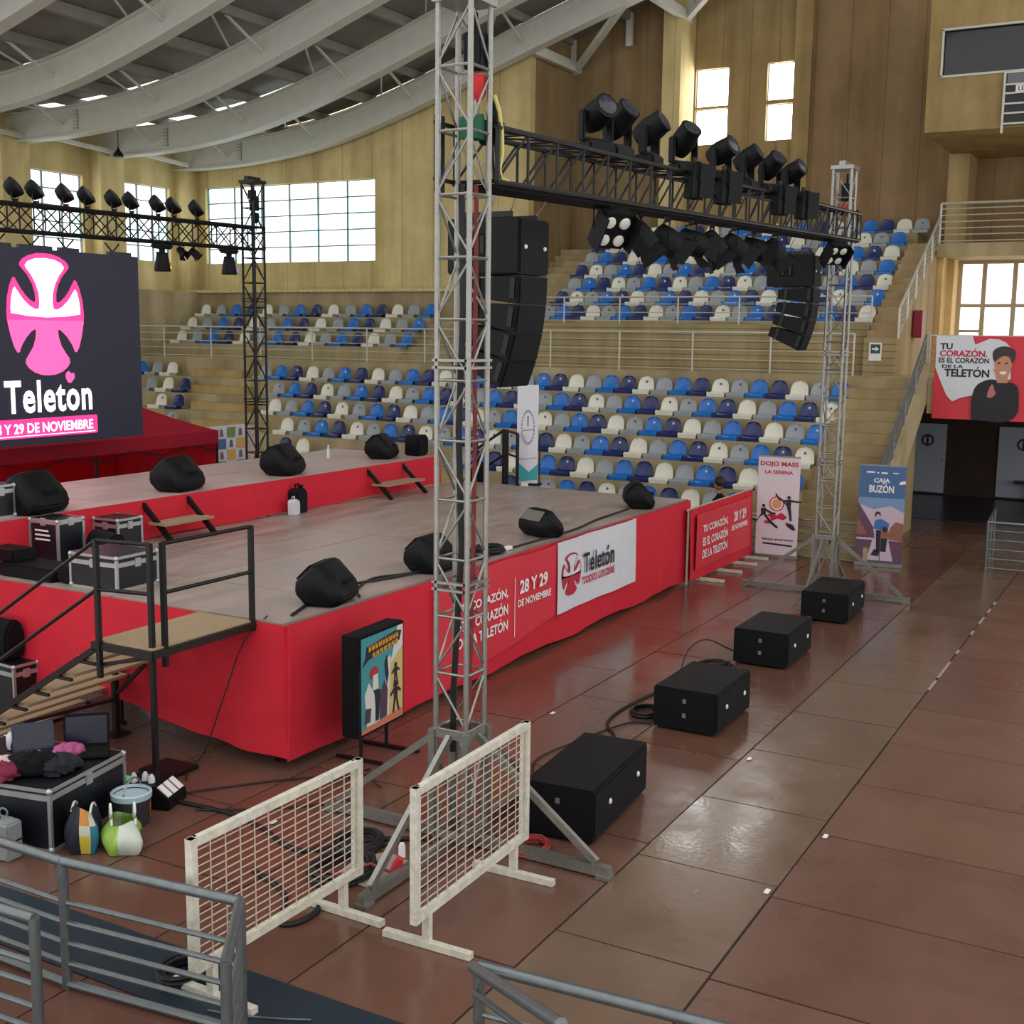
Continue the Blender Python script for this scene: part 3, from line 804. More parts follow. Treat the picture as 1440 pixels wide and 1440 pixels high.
# emblem: a rounded cross in an oval, white above, coloured below
def emblem_polys(cx, cy, w, h):
    """outline of the upper petals, of the white field inside them, and of the lower petals, in an oval w x h."""
    def P(l, close): 
        m = [(-x, y) for x, y in l[::-1]]
        return [(cx+x*w/2, cy+y*h/2) for x, y in l+m[1 if l[-1][0] == 0 else 0:]+close]
    up = [(-.985,-.08),(-.995,.06),(-.97,.26),(-.90,.46),(-.82,.585),(-.77,.60),(-.73,.555),(-.62,.42),(-.50,.31),(-.38,.235),(-.295,.21),(-.27,.24),(-.275,.36),(-.33,.50),(-.44,.64),(-.56,.735),(-.63,.79),(-.625,.84),(-.55,.90),(-.40,.96),(-.2,1.0),(0,1.01)]
    wh = [(-.89,.03),(-.895,.12),(-.865,.28),(-.82,.40),(-.775,.445),(-.70,.37),(-.58,.25),(-.42,.145),(-.27,.095),(-.19,.11),(-.165,.20),(-.18,.36),(-.25,.52),(-.36,.66),(-.47,.755),(-.50,.80),(-.42,.865),(-.24,.915),(0,.93)]
    dn = [(-.985,.08),(-.98,-.12),(-.92,-.33),(-.84,-.52),(-.77,-.605),(-.72,-.60),(-.64,-.47),(-.52,-.35),(-.40,-.265),(-.31,-.225),(-.285,-.25),(-.30,-.36),(-.36,-.50),(-.47,-.62),(-.56,-.71),(-.575,-.78),(-.50,-.86),(-.36,-.93),(-.18,-.975),(0,-.985)]
    return P(up, []), P(wh, [(.45,-.015),(0,-.03),(-.45,-.015)]), P(dn, [])
def scale_poly(p, cx, cy, k): return [(cx+(x-cx)*k, cy+(y-cy)*k) for x, y in p]

# red banner with the slogan
F = frame((11.85,7.60,.04),(3.2,0,0),(0,0,1))
rb = wthing('stage_banner', 'red slogan banner hung on the stage front behind the near tower', 'banner', (13.4,7.6,.3))
b = B(); 
F = frame((11.85,7.57,0),(1,0,0),(0,0,1))
vs = []; n = 24
for s in (0,1):
    for i in range(n+1):
        t = i/n; x = 3.2*t; sag = .05*math.sin(PI*t)
        for z in (.10+.38*t, 1.46+.03*t-.02*math.sin(PI*t*3)): vs.append(F(x, z, .012*math.sin(x*4)-.004*s))
fs = []
for i in range(n): a = 2*i; k = 2*(n+1); fs += [(a,a+2,a+3,a+1),(k+a,k+a+1,k+a+3,k+a+2),(a,k+a,k+a+2,a+2),(a+1,a+3,k+a+3,k+a+1)]
b.add(vs, fs); b.build('sheet', M_redb, rb, angle=80)
for i, s in enumerate(('TU CORAZÓN,','ES EL CORAZÓN','DE LA TELETÓN')): lettering(rb, M_print, s, F, 1.03, .98-.21*i, w=1.25, h=.135, off=.025, bold=.03)
lettering(rb, M_print, '28 Y 29', F, 2.37, .97, w=.80, h=.19, off=.025, bold=.035)
lettering(rb, M_print, 'DE NOVIEMBRE', F, 2.40, .80, w=.95, h=.10, off=.025, bold=.03)
b = B(); b.flat([(1.83,.42),(1.845,.42),(1.845,1.22),(1.83,1.22)], F, .025); b.build('dividing_line', M_print, rb, smooth=False)

wb = wthing('stage_banner', 'white banner with round red emblem and dark lettering on the stage front', 'banner', (16.2,7.6,.5))
F = frame((14.93,7.56,.47),(1,0,0),(0,0,1))
b = curtain(F, 2.80, 1.03, 30, 6, .012, 4); b.build('sheet', M_whiteb, wb, angle=80)
b = B(); up, wh, dn = emblem_polys(.42,.52,.62,.62)
b.flat(up, F, .024); b.m = 1; b.flat(wh, F, .029); b.m = 0; b.flat(dn, F, .024)
b.build('emblem', [M_redp, M_whiteb], wb, smooth=False)
lettering(wb, M_darkp, 'Teletón', F, 1.36, .46, w=1.08, h=.30, off=.026, bold=.022, spacing=1.08)
lettering(wb, M_redp, 'TODOS LOS DÍAS', F, 1.36, .30, w=1.12, h=.115, off=.026, bold=.03)

# barrier fence with banner beyond the stage
fb = wthing('barrier_fence', 'free standing barrier covered in red cloth beyond the stage front', 'barrier', (21.7,7.55,0))
b = B()
for x in (20.1,21.8,23.45): b.tube((x,7.58,0),(x,7.58,1.34),.025,8)
b.tube((20.05,7.58,1.34),(23.5,7.58,1.34),.025,8); b.build('frame', M_railw, fb)
for x in (20.6,21.6,22.5,23.2):
    b = B(); b.box(x-.04,x+.04,7.05,8.1,.0,.05); b.build('foot', M_wpaint, fb, smooth=False)
cloth((20.02,7.54,0),(23.52,7.54,0),1.36,lambda t:.05,40,4,.008,1,9).build('cover', M_red, fb, angle=80)
F = frame((20.2,7.46,.25),(1,0,0),(0,0,1))
sbn = wthing('slogan_banner', 'red slogan banner tied to the free standing barrier', 'banner', (21.7,7.46,.3))
b = curtain(F, 3.1, 1.0, 24, 3, .008, 8); b.build('sheet', M_redb, sbn, angle=80)
for i, s in enumerate(('TU CORAZÓN,','ES EL CORAZÓN','DE LA TELETÓN')): lettering(sbn, M_print, s, F, .98, .62-.23*i, w=1.35, h=.155, off=.018, bold=.03)
lettering(sbn, M_print, '28 Y 29', F, 2.35, .62, w=.72, h=.20, off=.018, bold=.035); lettering(sbn, M_print, 'DE NOVIEMBRE', F, 2.35, .46, w=.95, h=.10, off=.018, bold=.03)

# roll-up banners
def rollup(label, loc, rz, w, h, base=True):
    root = thing('rollup_banner', label, 'banner', loc, rz)
    b = B(); b.box(-w/2-.02,w/2+.02,-.05,.09,0,.07); b.build('base', M_alu, root, bevel=.01, local=True)
    b = B(); b.box(-w/2,w/2,-.012,-.006,.06,h); b.build('sheet', mat('rollup_'+label.split()[0], {'white':(218,206,212),'blue':(70,104,150)}[label.split()[0]], .55), root, smooth=False, local=True)
    b = B(); b.box(-w/2,w/2,-.018,.006,h-.015,h+.012); b.build('top_rail', M_alu, root, smooth=False, local=True)
    b = B(); b.tube((0,.03,.05),(0,.01,h),.01,6); b.build('pole', M_alu, root, local=True)
    return root, frame((-w/2,-.012,0),(1,0,0),(0,0,1))
def man(b, F, x, y, s, pose, off):
    """silhouette of a kicking figure."""
    b.flat(circ(x, y+.62*s, .085*s, 12), F, off)
    for l in pose: b.flat([(x+p*s, y+q*s) for p, q in l], F, off+.001*pose.index(l))
KICK = [[(-.12,.52),(.12,.54),(.10,.2),(-.10,.18)],[(-.1,.22),(.1,.22),(.14,-.1),(.18,-.5),(.08,-.5),(.0,-.1)],[(-.1,.34),(-.05,.18),(-.42,.55),(-.62,.80),(-.66,.74),(-.5,.5)],[(.1,.52),(.08,.42),(.42,.40),(.6,.42),(.6,.48),(.4,.48)],[(-.1,.5),(-.08,.4),(-.3,.42),(-.3,.5)]]
LUNGE = [[(-.14,.5),(.12,.52),(.12,.16),(-.12,.16)],[(-.12,.2),(.02,.2),(-.30,-.1),(-.62,-.04),(-.62,-.12),(-.3,-.2)],[(-.02,.2),(.12,.2),(.4,-.12),(.78,-.42),(.7,-.5),(.3,-.22)],[(.1,.48),(.1,.36),(.42,.2),(.62,.22),(.62,.3),(.42,.32)]]
ro, F = rollup('white roll-up banner with red title and two fighters beside the red barrier', (23.55,7.0,0), -PI/2+.07, .84, 2.05)
lettering(ro, M_redp, 'DOJO MASS', F, .42, 1.83, True, w=.76, h=.12, off=.004, bold=.035); lettering(ro, M_redp, 'LA SERENA', F, .42, 1.70, True, w=.56, h=.075, off=.004, bold=.03)
lettering(ro, M_darkp, 'kenpo americano', F, .45, .345, True, w=.62, h=.06, off=.004, bold=.03)
b = B(); b.flat(circ(.40,1.10,.15,24), F, .003)
b.m = 1; b.flat(circ(.40,1.10,.125,24), F, .004); b.m = 2; b.flat(circ(.40,1.10,.10,24), F, .005)
b.m = 0; b.flat([(.2,.86),(.34,.92),(.4,.86),(.5,.93),(.62,.84),(.56,.78),(.42,.80),(.3,.74),(.28,.82)], F, .004); b.flat([(.14,.74),(.3,.76),(.3,.70),(.2,.68)], F, .004)
b.m = 3; man(b, F, .64, .98, .42, KICK, .006); man(b, F, .14, .80, .40, LUNGE, .006)
b.flat([(.58,.74),(.74,.70),(.80,.60),(.74,.58),(.62,.66)], F, .006)

b.flat([(.15,.31),(.74,.28),(.74,.245),(.15,.275)], F, .004)
b.build('print', [M_redp, M_print, mat('skin_tone_print',(214,150,110),.6), M_darkp], ro, smooth=False, local=True)
ro, F = rollup('blue roll-up banner with large white title beside the passage', (23.75,5.02,0), -PI/2+.12, .86, 1.98)
b = B(); c1 = mat('print_lilac',(196,176,190),.6); c2 = mat('print_plum',(96,66,86),.6); c3 = mat('print_rust',(140,92,74),.6); c4 = mat('print_sky',(118,146,184),.6); c5 = mat('print_shirt',(60,110,168),.6)
b.m = 3; b.flat([(0,1.05),(.86,1.05),(.86,1.35),(0,1.35)], F, .002); b.m = 0; b.flat([(0,.52),(.86,.52),(.86,1.08),(.6,1.2),(.3,1.12),(0,1.22)], F, .003)
b.m = 1; b.flat([(0,.08),(.86,.08),(.86,.52),(0,.52)], F, .003); b.m = 0; b.flat([(.2,.12),(.7,.12),(.6,.52),(.3,.52)], F, .004)
b.m = 1; b.flat([(0,.56),(.34,.56),(.30,.78),(0,1.25)], F, .004); b.m = 2; b.flat([(0,.62),(.2,.62),(.1,.8),(0,.95)], F, .005); b.flat([(.60,.54),(.86,.52),(.86,.86),(.72,.90),(.62,.78)], F, .004)
b.m = 4; b.flat([(.30,.74),(.58,.72),(.60,.86),(.46,.94),(.34,.92)], F, .006); b.m = 5; b.flat(circ(.38,1.02,.055,14,.065), F, .006); b.flat(circ(.52,.74,.05,14,.055), F, .008); b.flat([(.46,.3),(.56,.3),(.58,.56),(.46,.56)], F, .007); b.flat([(.38,.3),(.44,.3),(.46,.72),(.36,.72)], F, .007); b.flat([(.28,.22),(.42,.20),(.46,.32),(.34,.34)], F, .007)
b.m = 2; b.flat([(.44,.56),(.62,.56),(.60,.72),(.46,.70)], F, .007); b.m = 0; b.flat(circ(.385,.99,.035,12,.045), F, .008)
b.m = 6; lettering(ro, M_print, 'CAJA', F, .42, 1.62, True, w=.30, h=.115, off=.006, bold=.035); lettering(ro, M_print, 'BUZÓN', F, .42, 1.45, True, w=.46, h=.145, off=.006, bold=.03)
b.flat([(.13,1.83),(.28,1.83),(.28,1.86),(.13,1.86)], F, .006); b.flat([(.32,1.825),(.36,1.825),(.36,1.85),(.32,1.85)], F, .006); b.flat([(.40,1.82),(.52,1.82),(.52,1.85),(.40,1.85)], F, .006); b.flat([(.62,1.83),(.72,1.83),(.72,1.85),(.62,1.85)], F, .006)
b.flat([(.74,1.62),(.86,1.64),(.86,1.70),(.76,1.68)], F, .006)
b.build('print', [c1,c2,c3,c4,c5,M_darkp,M_print], ro, smooth=False, local=True)
# tall white feather banner on the stage corner
tb = thing('tall_banner', 'tall white banner with grey ring emblem and teal foot on the stage corner', 'banner', (20.5,11.06,1.5), -PI/2)
b = B(); b.box(-.24,.22,-.01,0,.04,1.94); b.build('sheet', M_whiteb, tb, smooth=False, local=True)
b = B(); b.tube((.24,.03,0),(.24,.03,1.0),.012,6); b.box(.08,.24,-.12,.14,0,.05); b.build('stand', M_blackm, tb, local=True)
F = frame((-.24,-.01,0),(1,0,0),(0,0,1)); b = B()
b.flat([(0,.05),(.46,.12),(.46,.42),(.27,.26),(0,.46)], F, .004)
b.m = 1
for k in range(26):
    a0 = 2*PI*k/26; a1 = a0+.17
    b.flat([(.24+.15*math.cos(a0),1.12+.34*math.sin(a0)),(.24+.15*math.cos(a1),1.12+.34*math.sin(a1)),(.24+.125*math.cos(a1),1.12+.29*math.sin(a1)),(.24+.125*math.cos(a0),1.12+.29*math.sin(a0))], F, .004)
b.flat([(.225,1.14),(.255,1.14),(.26,1.34),(.22,1.34)], F, .004); b.flat([(.12,1.04),(.38,1.08),(.38,1.10),(.12,1.06)], F, .004); b.flat([(.02,.48),(.44,.54),(.44,.55),(.02,.49)], F, .004)
b.build('print', [mat('teal_print',(60,160,166),.6), mat('ring_grey',(140,142,152),.6)], tb, smooth=False, local=True)
# large portrait banner on the walkway rail
F = frame((28.78,5.08,2.62),(0,-1,0),(0,0,1))
mat('portrait_black',(30,28,36),.6)
pb2 = wthing('portrait_banner', 'large red and white banner with smiling person in black on the walkway railing', 'banner', (28.78,3.4,2.6))
b = curtain(F, 2.35, 1.86, 20, 6, .012, 12); b.build('sheet', M_redb, pb2, angle=80)
b = B(); o = .03; k = 1/1.03
def U(l): return [((x-175)/691*1.0, (1300-y)/1195*1.86) for x, y in l]
b.flat(U([(180,105),(715,105),(760,225),(960,140),(1090,145),(1200,190),(1290,280),(1300,700),(760,950),(590,990),(470,1045),(380,960),(250,700),(190,560)]), F, o)
b.m = 1; b.flat(smoothpoly(U([(760,1290),(750,1000),(790,820),(900,740),(1040,700),(1200,760),(1330,740),(1440,830),(1440,1330),(800,1300)])), F, o+.004)
b.m = 2; b.flat(smoothpoly(U([(1050,420),(1100,380),(1200,370),(1300,420),(1310,560),(1250,680),(1170,720),(1090,640),(1055,520)])), F, o+.008); b.flat(U([(1040,560),(1080,650),(1110,760),(1260,760),(1260,640)]), F, o+.006)
b.m = 3; b.flat(smoothpoly(U([(1015,330),(1060,270),(1160,240),(1270,250),(1350,310),(1340,440),(1290,480),(1280,400),(1180,370),(1090,430),(1060,470),(1030,430)])), F, o+.010)
b.flat(circ(*U([(1120,480)])[0],.035,10,.02), F, o+.011); b.flat(circ(*U([(1225,480)])[0],.035,10,.02), F, o+.011)
b.m = 4; b.flat(smoothpoly(U([(1120,600),(1250,590),(1220,640),(1160,640)])), F, o+.011)
b.m = 5; b.flat(smoothpoly(U([(970,960),(1000,850),(1030,780),(1060,790),(1080,870),(1110,900),(1070,960),(1010,980)])), F, o+.008)
b.m = 1
def T(s, x0, x1, yb, yt, bold=.035):
    (ax, ay), (bx, by) = U([(x0, yb)])[0], U([(x1, yt)])[0]; lettering(pb2, M_redp if s == 'CORAZÓN.' else MATS['portrait_black'], s, F, (ax+bx)/2, ay, w=bx-ax, h=by-ay, off=o+.005, bold=min(bold,.035))
T('TU',245,430,300,210,.05); T('ES EL CORAZÓN',235,975,490,415,.03); T('DE LA',290,605,565,515,.03); T('TELETÓN',330,990,690,575,.05)
b.m = 6; T('CORAZÓN.',245,945,400,310,.04)
b.build('print', [M_whiteb, mat('portrait_black',(30,28,36),.6), mat('portrait_skin',(196,140,110),.6), mat('portrait_hair',(60,48,54),.6), M_print, mat('portrait_hand',(190,110,110),.6), M_redp], pb2, smooth=False)

# ================================================================= TRUSS TOWERS
def tower(name, label, cx, cy, zt, m, side=.30, z0=.0, bay=.48, feet=True, rot=0.):
    root = thing(name, label, 'truss tower', (cx,cy,0), rot)
    h = side/2; cn = [(-h,-h),(h,-h),(h,h),(-h,h)]
    for x, y in cn:
        b = B(); b.tube((x,y,z0),(x,y,zt),.024,8); b.build('chord', m, root, local=True)
    b = B(); n = int(round((zt-1.05)/bay)) if feet else int(round((zt-z0)/bay)); zb_ = 1.05 if feet else z0; d = (zt-zb_)/n
    for i in range(n+1):
        z = zb_+d*i
        for j in range(4):
            p, q = cn[j], cn[(j+1)%4]; b.tube((*p,z),(*q,z),.012,6)
            if i < n:
                if (i+j) % 2: p, q = q, p
                b.tube((*p,z+.03),(*q,z+d-.03),.010,6)
    b.build('lattice', m, root, local=True)
    for z in ([2.3,4.15] if feet else [3.0,5.0]):
        b = B()
        for dz in (-.03,.03): b.box(-h-.03,h+.03,-h-.03,-h+.02,z+dz-.01,z+dz+.01); b.box(-h-.03,h+.03,h-.02,h+.03,z+dz-.01,z+dz+.01); b.box(-h-.03,-h+.02,-h,h,z+dz-.01,z+dz+.01); b.box(h-.02,h+.03,-h,h,z+dz-.01,z+dz+.01)
        b.build('joint_plate', m, root, smooth=False, local=True)
    b = B(); b.box(-h-.04,h+.04,-h-.04,h+.04,zt-.01,zt+.05); b.box(-h-.04,h+.04,-.05,.05,zt+.05,zt+.12); b.build('top_cap', m, root, smooth=False, local=True)
    if feet:
        b = B()
        for x in (-h,h):
            for y in (-h,h): b.bar((x*1.12,y*1.12,.1),(x*1.12,y*1.12,1.05),.06)
        for z in (.12,1.02):
            for j in range(4): p, q = cn[j], cn[(j+1)%4]; b.bar((p[0]*1.1,p[1]*1.1,z),(q[0]*1.1,q[1]*1.1,z),.035,.07)
        for j in range(4):
            p, q = cn[j], cn[(j+1)%4]; b.bar((p[0]*1.1,p[1]*1.1,.15),(q[0]*1.1,q[1]*1.1,.98),.025)
        b.build('base_sleeve', m, root, smooth=False, local=True)
        for dx, dy in ((-1,0),(1,0),(0,-1),(0,1)):
            b = B(); b.bar((dx*.1,dy*.1,.06),(dx*1.45,dy*1.45,.06),.07,.09); b.bar((dx*.17,dy*.17,1.0),(dx*1.32,dy*1.32,.12),.045,.06); b.box(dx*1.4-.06,dx*1.4+.06,dy*1.4-.06,dy*1.4+.06,.0,.03)
            b.build('outrigger', m, root, smooth=False, local=True)
    return root
tower('truss_tower', 'nearest aluminium truss tower standing in front of the stage', 8.57, 5.25, 6.98, M_alu)
tower('truss_tower', 'farther aluminium truss tower standing behind the last subwoofer', 20.6, 5.25, 7.15, M_alu)
tower('truss_tower', 'dark truss tower beyond the rear stage, carrying the screen truss', 18.95, 16.5, 7.28, M_blackm, feet=False)
b = B()
tw = tower('truss_tower', 'dark truss tower at the hidden end of the screen truss', 10.6, 16.5, 7.28, M_blackm, feet=False) if False else None

def box_truss(name, label, p, q, h, wd, m, bay, panel=False, X=False):
    """horizontal box truss from p to q (centre line of its lower face); four chords, lacing."""
    root = wthing(name, label, 'truss', p); p, q = Vector(p), Vector(q); d = (q-p); L = d.length; d.normalize()
    s = Vector((0,0,1)).cross(d).normalized()*wd/2; up = Vector((0,0,1)); n = int(L/bay)
    cs = [(s, 0), (-s, 0), (s, h), (-s, h)]
    for a, z in cs:
        b = B(); b.tube(p+a+up*z, q+a+up*z, .025, 8); b.build('chord', m, root)
    b = B()
    for i in range(n+1):
        t = p+d*(L*i/n); t2 = p+d*(L*min(i+1,n)/n)
        for a in (s,-s): b.tube(t+a, t+a+up*h, .014, 5)
        b.tube(t+s, t-s, .012, 5); b.tube(t+s+up*h, t-s+up*h, .012, 5)
        if i < n:
            for a in (s,-s):
                b.tube(t+a, t2+a+up*h, .012, 5)
                if X: b.tube(t+a+up*h, t2+a, .012, 5)
            b.tube(t+s+up*h, t2-s+up*h, .010, 5)
    b.build('lacing', m, root)
    if panel:
        b = B(); b.bar(p-up*.03, q-up*.03, wd*.92, .03); b.build('cable_tray', M_matte, root, smooth=False)
    return root
zf = lambda x: 5.62+.034*(x-8.8)
box_truss('front_truss', 'long black lighting truss spanning between the two aluminium towers', (8.75,5.25,zf(8.75)), (21.05,5.25,zf(21.05)), .43, .40, M_blackm, .52, True)
box_truss('screen_truss', 'black truss above the large screen', (9.5,16.5,5.86), (19.1,16.5,6.0), .42, .34, M_blackm, .50, False, True)
# sleeve blocks that carry the front truss, with hoists
def sleeve(cx, lab, zz):
    r_ = wthing('truss_sleeve', lab, 'truss sleeve', (cx,5.25,zz))
    b = B(); h = .20
    for x, y in ((h,-h),(h,h)): b.bar((cx+x,5.25+y,zz-.02),(cx+x,5.25+y,zz+.46),.03)
    for z in (zz,zz+.44): b.bar((cx-.12,5.25+h,z),(cx+h,5.25+h,z),.03); b.bar((cx+h,5.25-h,z),(cx+h,5.25+h,z),.03)
    b.box(cx-.13,cx+.0,5.25+h-.02,5.25+h,zz-.1,zz+.5)
    b.build('frame', M_blackm, r_, smooth=False)
sleeve(8.57, 'black sleeve block riding on the near aluminium tower', 5.63); sleeve(20.6, 'black sleeve block riding on the farther aluminium tower', 6.05)
def hoist(cx, cy, zt, zbot, lab, bag):
    r_ = wthing('chain_hoist', lab, 'chain hoist', (cx,cy,zt-.6))
    b = B(); b.box(cx-.06,cx+.06,cy-.08,cy+.08,zt-.46,zt-.18); b.tube((cx,cy,zt-.18),(cx,cy,zt-.02),.02,8); b.build('motor', M_black, r_, bevel=.015)
    b = B(); b.lathe([(.03,0),(.07,.05),(.075,.16),(.07,.2)], (cx+.03,cy,zt-.70), 10); b.build('chain_bag', bag, r_)
    b = B(); b.tube((cx,cy,zt-.6),(cx,cy,zbot),.008,5); b.tube((cx+.05,cy,zt-.85),(cx+.05,cy,zbot+.2),.008,5); b.build('chain', M_alu, r_)
M_bagr = mat('red_bag',(196,40,48),.8)
hoist(8.66,5.2,6.95,6.1,'black chain hoist with red chain bag inside the near tower',M_bagr)
hoist(20.6,5.2,7.1,6.55,'black chain hoist with red chain bag inside the farther tower',M_bagr)
hoist(18.9,16.42,7.2,6.4,'dark chain hoist in the tower beyond the rear stage',M_black)
b = B(); b.prism([(-.09,0),(.09,0),(.07,.14),(.03,.2),(-.07,.17)], lambda u,v,w:(8.66+u*.9,5.22+w,5.95+v), -.08,.08)
tag(b.build('folded_cloth', mat('green_cloth',(28,92,62),.8)), 'dark green folded cloth on the near tower by the truss end', 'cloth')
b = B(); pts = [(8.76,5.08,6.3),(8.79,5.05,6.18),(8.82,5.04,6.02),(8.83,5.04,5.85),(8.80,5.05,5.72),(8.84,5.05,5.66),(8.95,5.05,5.64)]
b.path(pts,.018,6); tag(b.build('ratchet_strap', mat('yellow_strap',(196,184,110),.7)), 'yellow strap hanging at the near end of the lighting truss', 'strap')
b = B(); b.path([(8.72,5.22,5.6),(8.73,5.22,5.0),(8.72,5.22,4.2),(8.70,5.2,3.4),(8.68,5.2,2.4),(8.64,5.2,1.2),(8.62,5.2,.9)],.022,6)
tag(b.build('power_cable', mat('red_cable',(120,42,40),.6)), 'dull red cable running down inside the near tower', 'cable')
b = B(); b.path([(8.62,5.3,5.6),(8.66,5.3,4.6),(8.60,5.3,3.6),(8.66,5.3,2.6),(8.58,5.32,1.4),(8.6,5.34,.8)],.03,6)
tag(b.build('multicore_cable', M_rubber), 'thick black cable hanging inside the near tower', 'cable')

rg = wthing('rigging_motor', 'black rigging gear beside the near tower at the end of the front truss', 'rigging', (8.86,5.2,5.8))
b = B(); b.box(8.78,8.94,5.08,5.24,5.93,6.12); b.lathe([(.05,0),(.06,.05),(.03,.16)], (8.84,5.14,6.12), 10); b.build('motor', M_black, rg, bevel=.012)
b = B(); b.tube((8.86,5.12,5.93),(8.88,5.1,5.66),.02,6); b.tube((8.80,5.12,5.93),(8.80,5.1,5.66),.012,6); b.build('strut', M_blackm, rg)

# ================================================================= STAGE LIGHTS
def moving_head(label, loc, rz, tilt, group, hang=False, col=None):
    """base, yoke with two arms, head with a lens; hanging ones are built base-up."""
    root = thing('moving_head_light', label, 'stage light', loc, rz, group); k = -1 if hang else 1
    b = B(); b.box(-.15,.15,-.12,.12,min(0,k*.11),max(0,k*.11)); b.build('base', M_black, root, bevel=.02, local=True)
    b = B(); z1, z2 = k*.11, k*.40
    b.box(-.17,.17,-.05,.05,min(z1,z1+k*.03),max(z1,z1+k*.03))
    for x in (-.185,.15): b.box(x,x+.035,-.05,.05,min(z1,z2),max(z1,z2))
    b.build('yoke', M_black, root, bevel=.012, local=True)
    M = Matrix.Translation((0,0,k*.36)) @ Matrix.Rotation(tilt,4,'X')
    b = B(); b.lathe([(.05,-.17),(.11,-.15),(.135,-.06),(.14,.02),(.125,.16),(.13,.19),(.10,.195)], (0,0,k*.36), 16, Matrix.Rotation(tilt,3,'X'))
    h = b.build('head', M_black, root, local=True)
    b = B(); b.lathe([(.10,.196),(.095,.205),(.05,.212)], (0,0,k*.36), 16, Matrix.Rotation(tilt,3,'X')); b.build('lens', col or M_lens, h, local=True)
    return root
FT = ['the nearest to the near tower','second from the near tower','third from the near tower','fourth from the near tower','fifth from the near tower','sixth from the near tower','seventh from the near tower','the nearest to the farther tower']
M_darklens = mat('dark_lens', (40,44,52), .15)
for i, x in enumerate((11.03,11.54,12.35,13.35,14.6,15.6,16.6,17.6)):
    moving_head('black stage light on top of the front truss, '+FT[i], (x,5.25,zf(x)+.455), -.5+.25*(i % 3), [1.2,.9,1.0,.8,1.15,1.0,.9,1.1][i], 'stage lights on top of the front truss', col=M_darklens)
def par(label, loc, rz, tilt, group, s=1., col=None):
    root = thing('par_can', label, 'stage light', loc, rz, group)
    b = B(); b.box(-.02,.02,-.03,.03,-.06*s,.03); b.build('clamp', M_blackm, root, local=True)
    b = B(); b.path([(-.15*s,0,-.26*s),(-.15*s,0,-.06*s),(.15*s,0,-.06*s),(.15*s,0,-.26*s)],.012,6); b.build('yoke', M_blackm, root, local=True)
    R_ = Matrix.Rotation(tilt,3,'X')
    b = B(); b.lathe([(.06*s,-.16*s),(.12*s,-.14*s),(.14*s,-.02*s),(.15*s,.16*s),(.13*s,.16*s),(.10*s,.08*s)], (0,0,-.26*s), 14, R_); b.build('can', M_black, root, local=True)
    b = B(); b.lathe([(.125*s,.10*s),(.06*s,.115*s)], (0,0,-.26*s), 14, R_); b.build('lens', col or M_darklens, root, local=True)
    b = B()
    for j in range(4):
        a = j*PI/2; v = [(-.11,.15),(.11,.15),(.15,.29),(-.15,.29)]
        M3 = R_ @ Matrix.Rotation(a,3,'Z')
        b.prism([(p*s,q*s) for p,q in v], lambda u,v,w,M3=M3: Vector((0,0,-.26*s))+M3 @ Vector((u,.13*s+(v-.15*s)*.45+w,v)), 0,.006)
    b.build('barn_doors', M_black, root, smooth=False, local=True)
    return root
HX = [12.12,12.85,13.6,14.3,15.1,15.9,16.8]
for i, x in enumerate(HX):
    par('black par light hanging below the front truss, '+(ORD[i]+' after the four-lamp blinder'), (x,5.22,zf(x)-.04), .4+.5*((i*37) % 5)/5, 2.5-.3*(i % 3), 'par lights hanging below the front truss', 1.0)
def blinder(label, loc, rz, tilt, group=None, rows=2, cols=2):
    root = thing('blinder_light', label, 'stage light', loc, rz, group); R_ = Matrix.Rotation(tilt,3,'X')
    w_, h_ = .17*cols, .19*rows
    b = B(); b.path([(-w_/2-.03,0,-h_/2),(-w_/2-.03,0,0),(w_/2+.03,0,0),(w_/2+.03,0,-h_/2)],.012,6); b.box(-.02,.02,-.02,.02,0,.06); b.build('bracket', M_blackm, root, local=True)
    b = B(); b.cbox((0,0,-h_/2),(w_,.16,h_),R_); hb = b.build('housing', M_black, root, bevel=.01, local=True)
    for r_ in range(rows):
        for c_ in range(cols):
            q = R_ @ Vector((-w_/2+.085+.17*c_,-.08,h_/2-.095-.19*r_)); b = B()
            b.lathe([(.062,0),(.055,.015),(.02,.025)], q+Vector((0,0,-h_/2)), 14, R_ @ Matrix.Rotation(PI/2,3,'X')); b.build('lamp', M_lens, root, local=True)
    b = B()
    for s in (-1,1): b.cbox(R_ @ Vector((s*(w_/2+.02),-.1,0))+Vector((0,0,-h_/2)),(.012,.18,h_*.95),R_)
    b.build('side_flap', M_black, root, smooth=False, local=True)
    return root
blinder('four-lamp blinder hanging below the near part of the front truss', (11.1,5.1,zf(11)-.06), -.55, .6, 'blinders of the front truss')
blinder('four-lamp blinder hanging by the farther line array', (19.6,5.1,zf(19.6)-.06), -.7, .75, 'blinders of the front truss')
for i, x in enumerate((12.95,13.9,16.1,17.2)):
    blinder('upright two-lamp blinder on the side of the front truss, '+ORD[i]+' counting from the near tower', (x,4.95,zf(x)+.52), .9, .05, 'blinders of the front truss', 2, 1)
RX = [12.6,13.33,13.73,14.33,14.78,15.37,15.77,16.4,16.8,17.39]
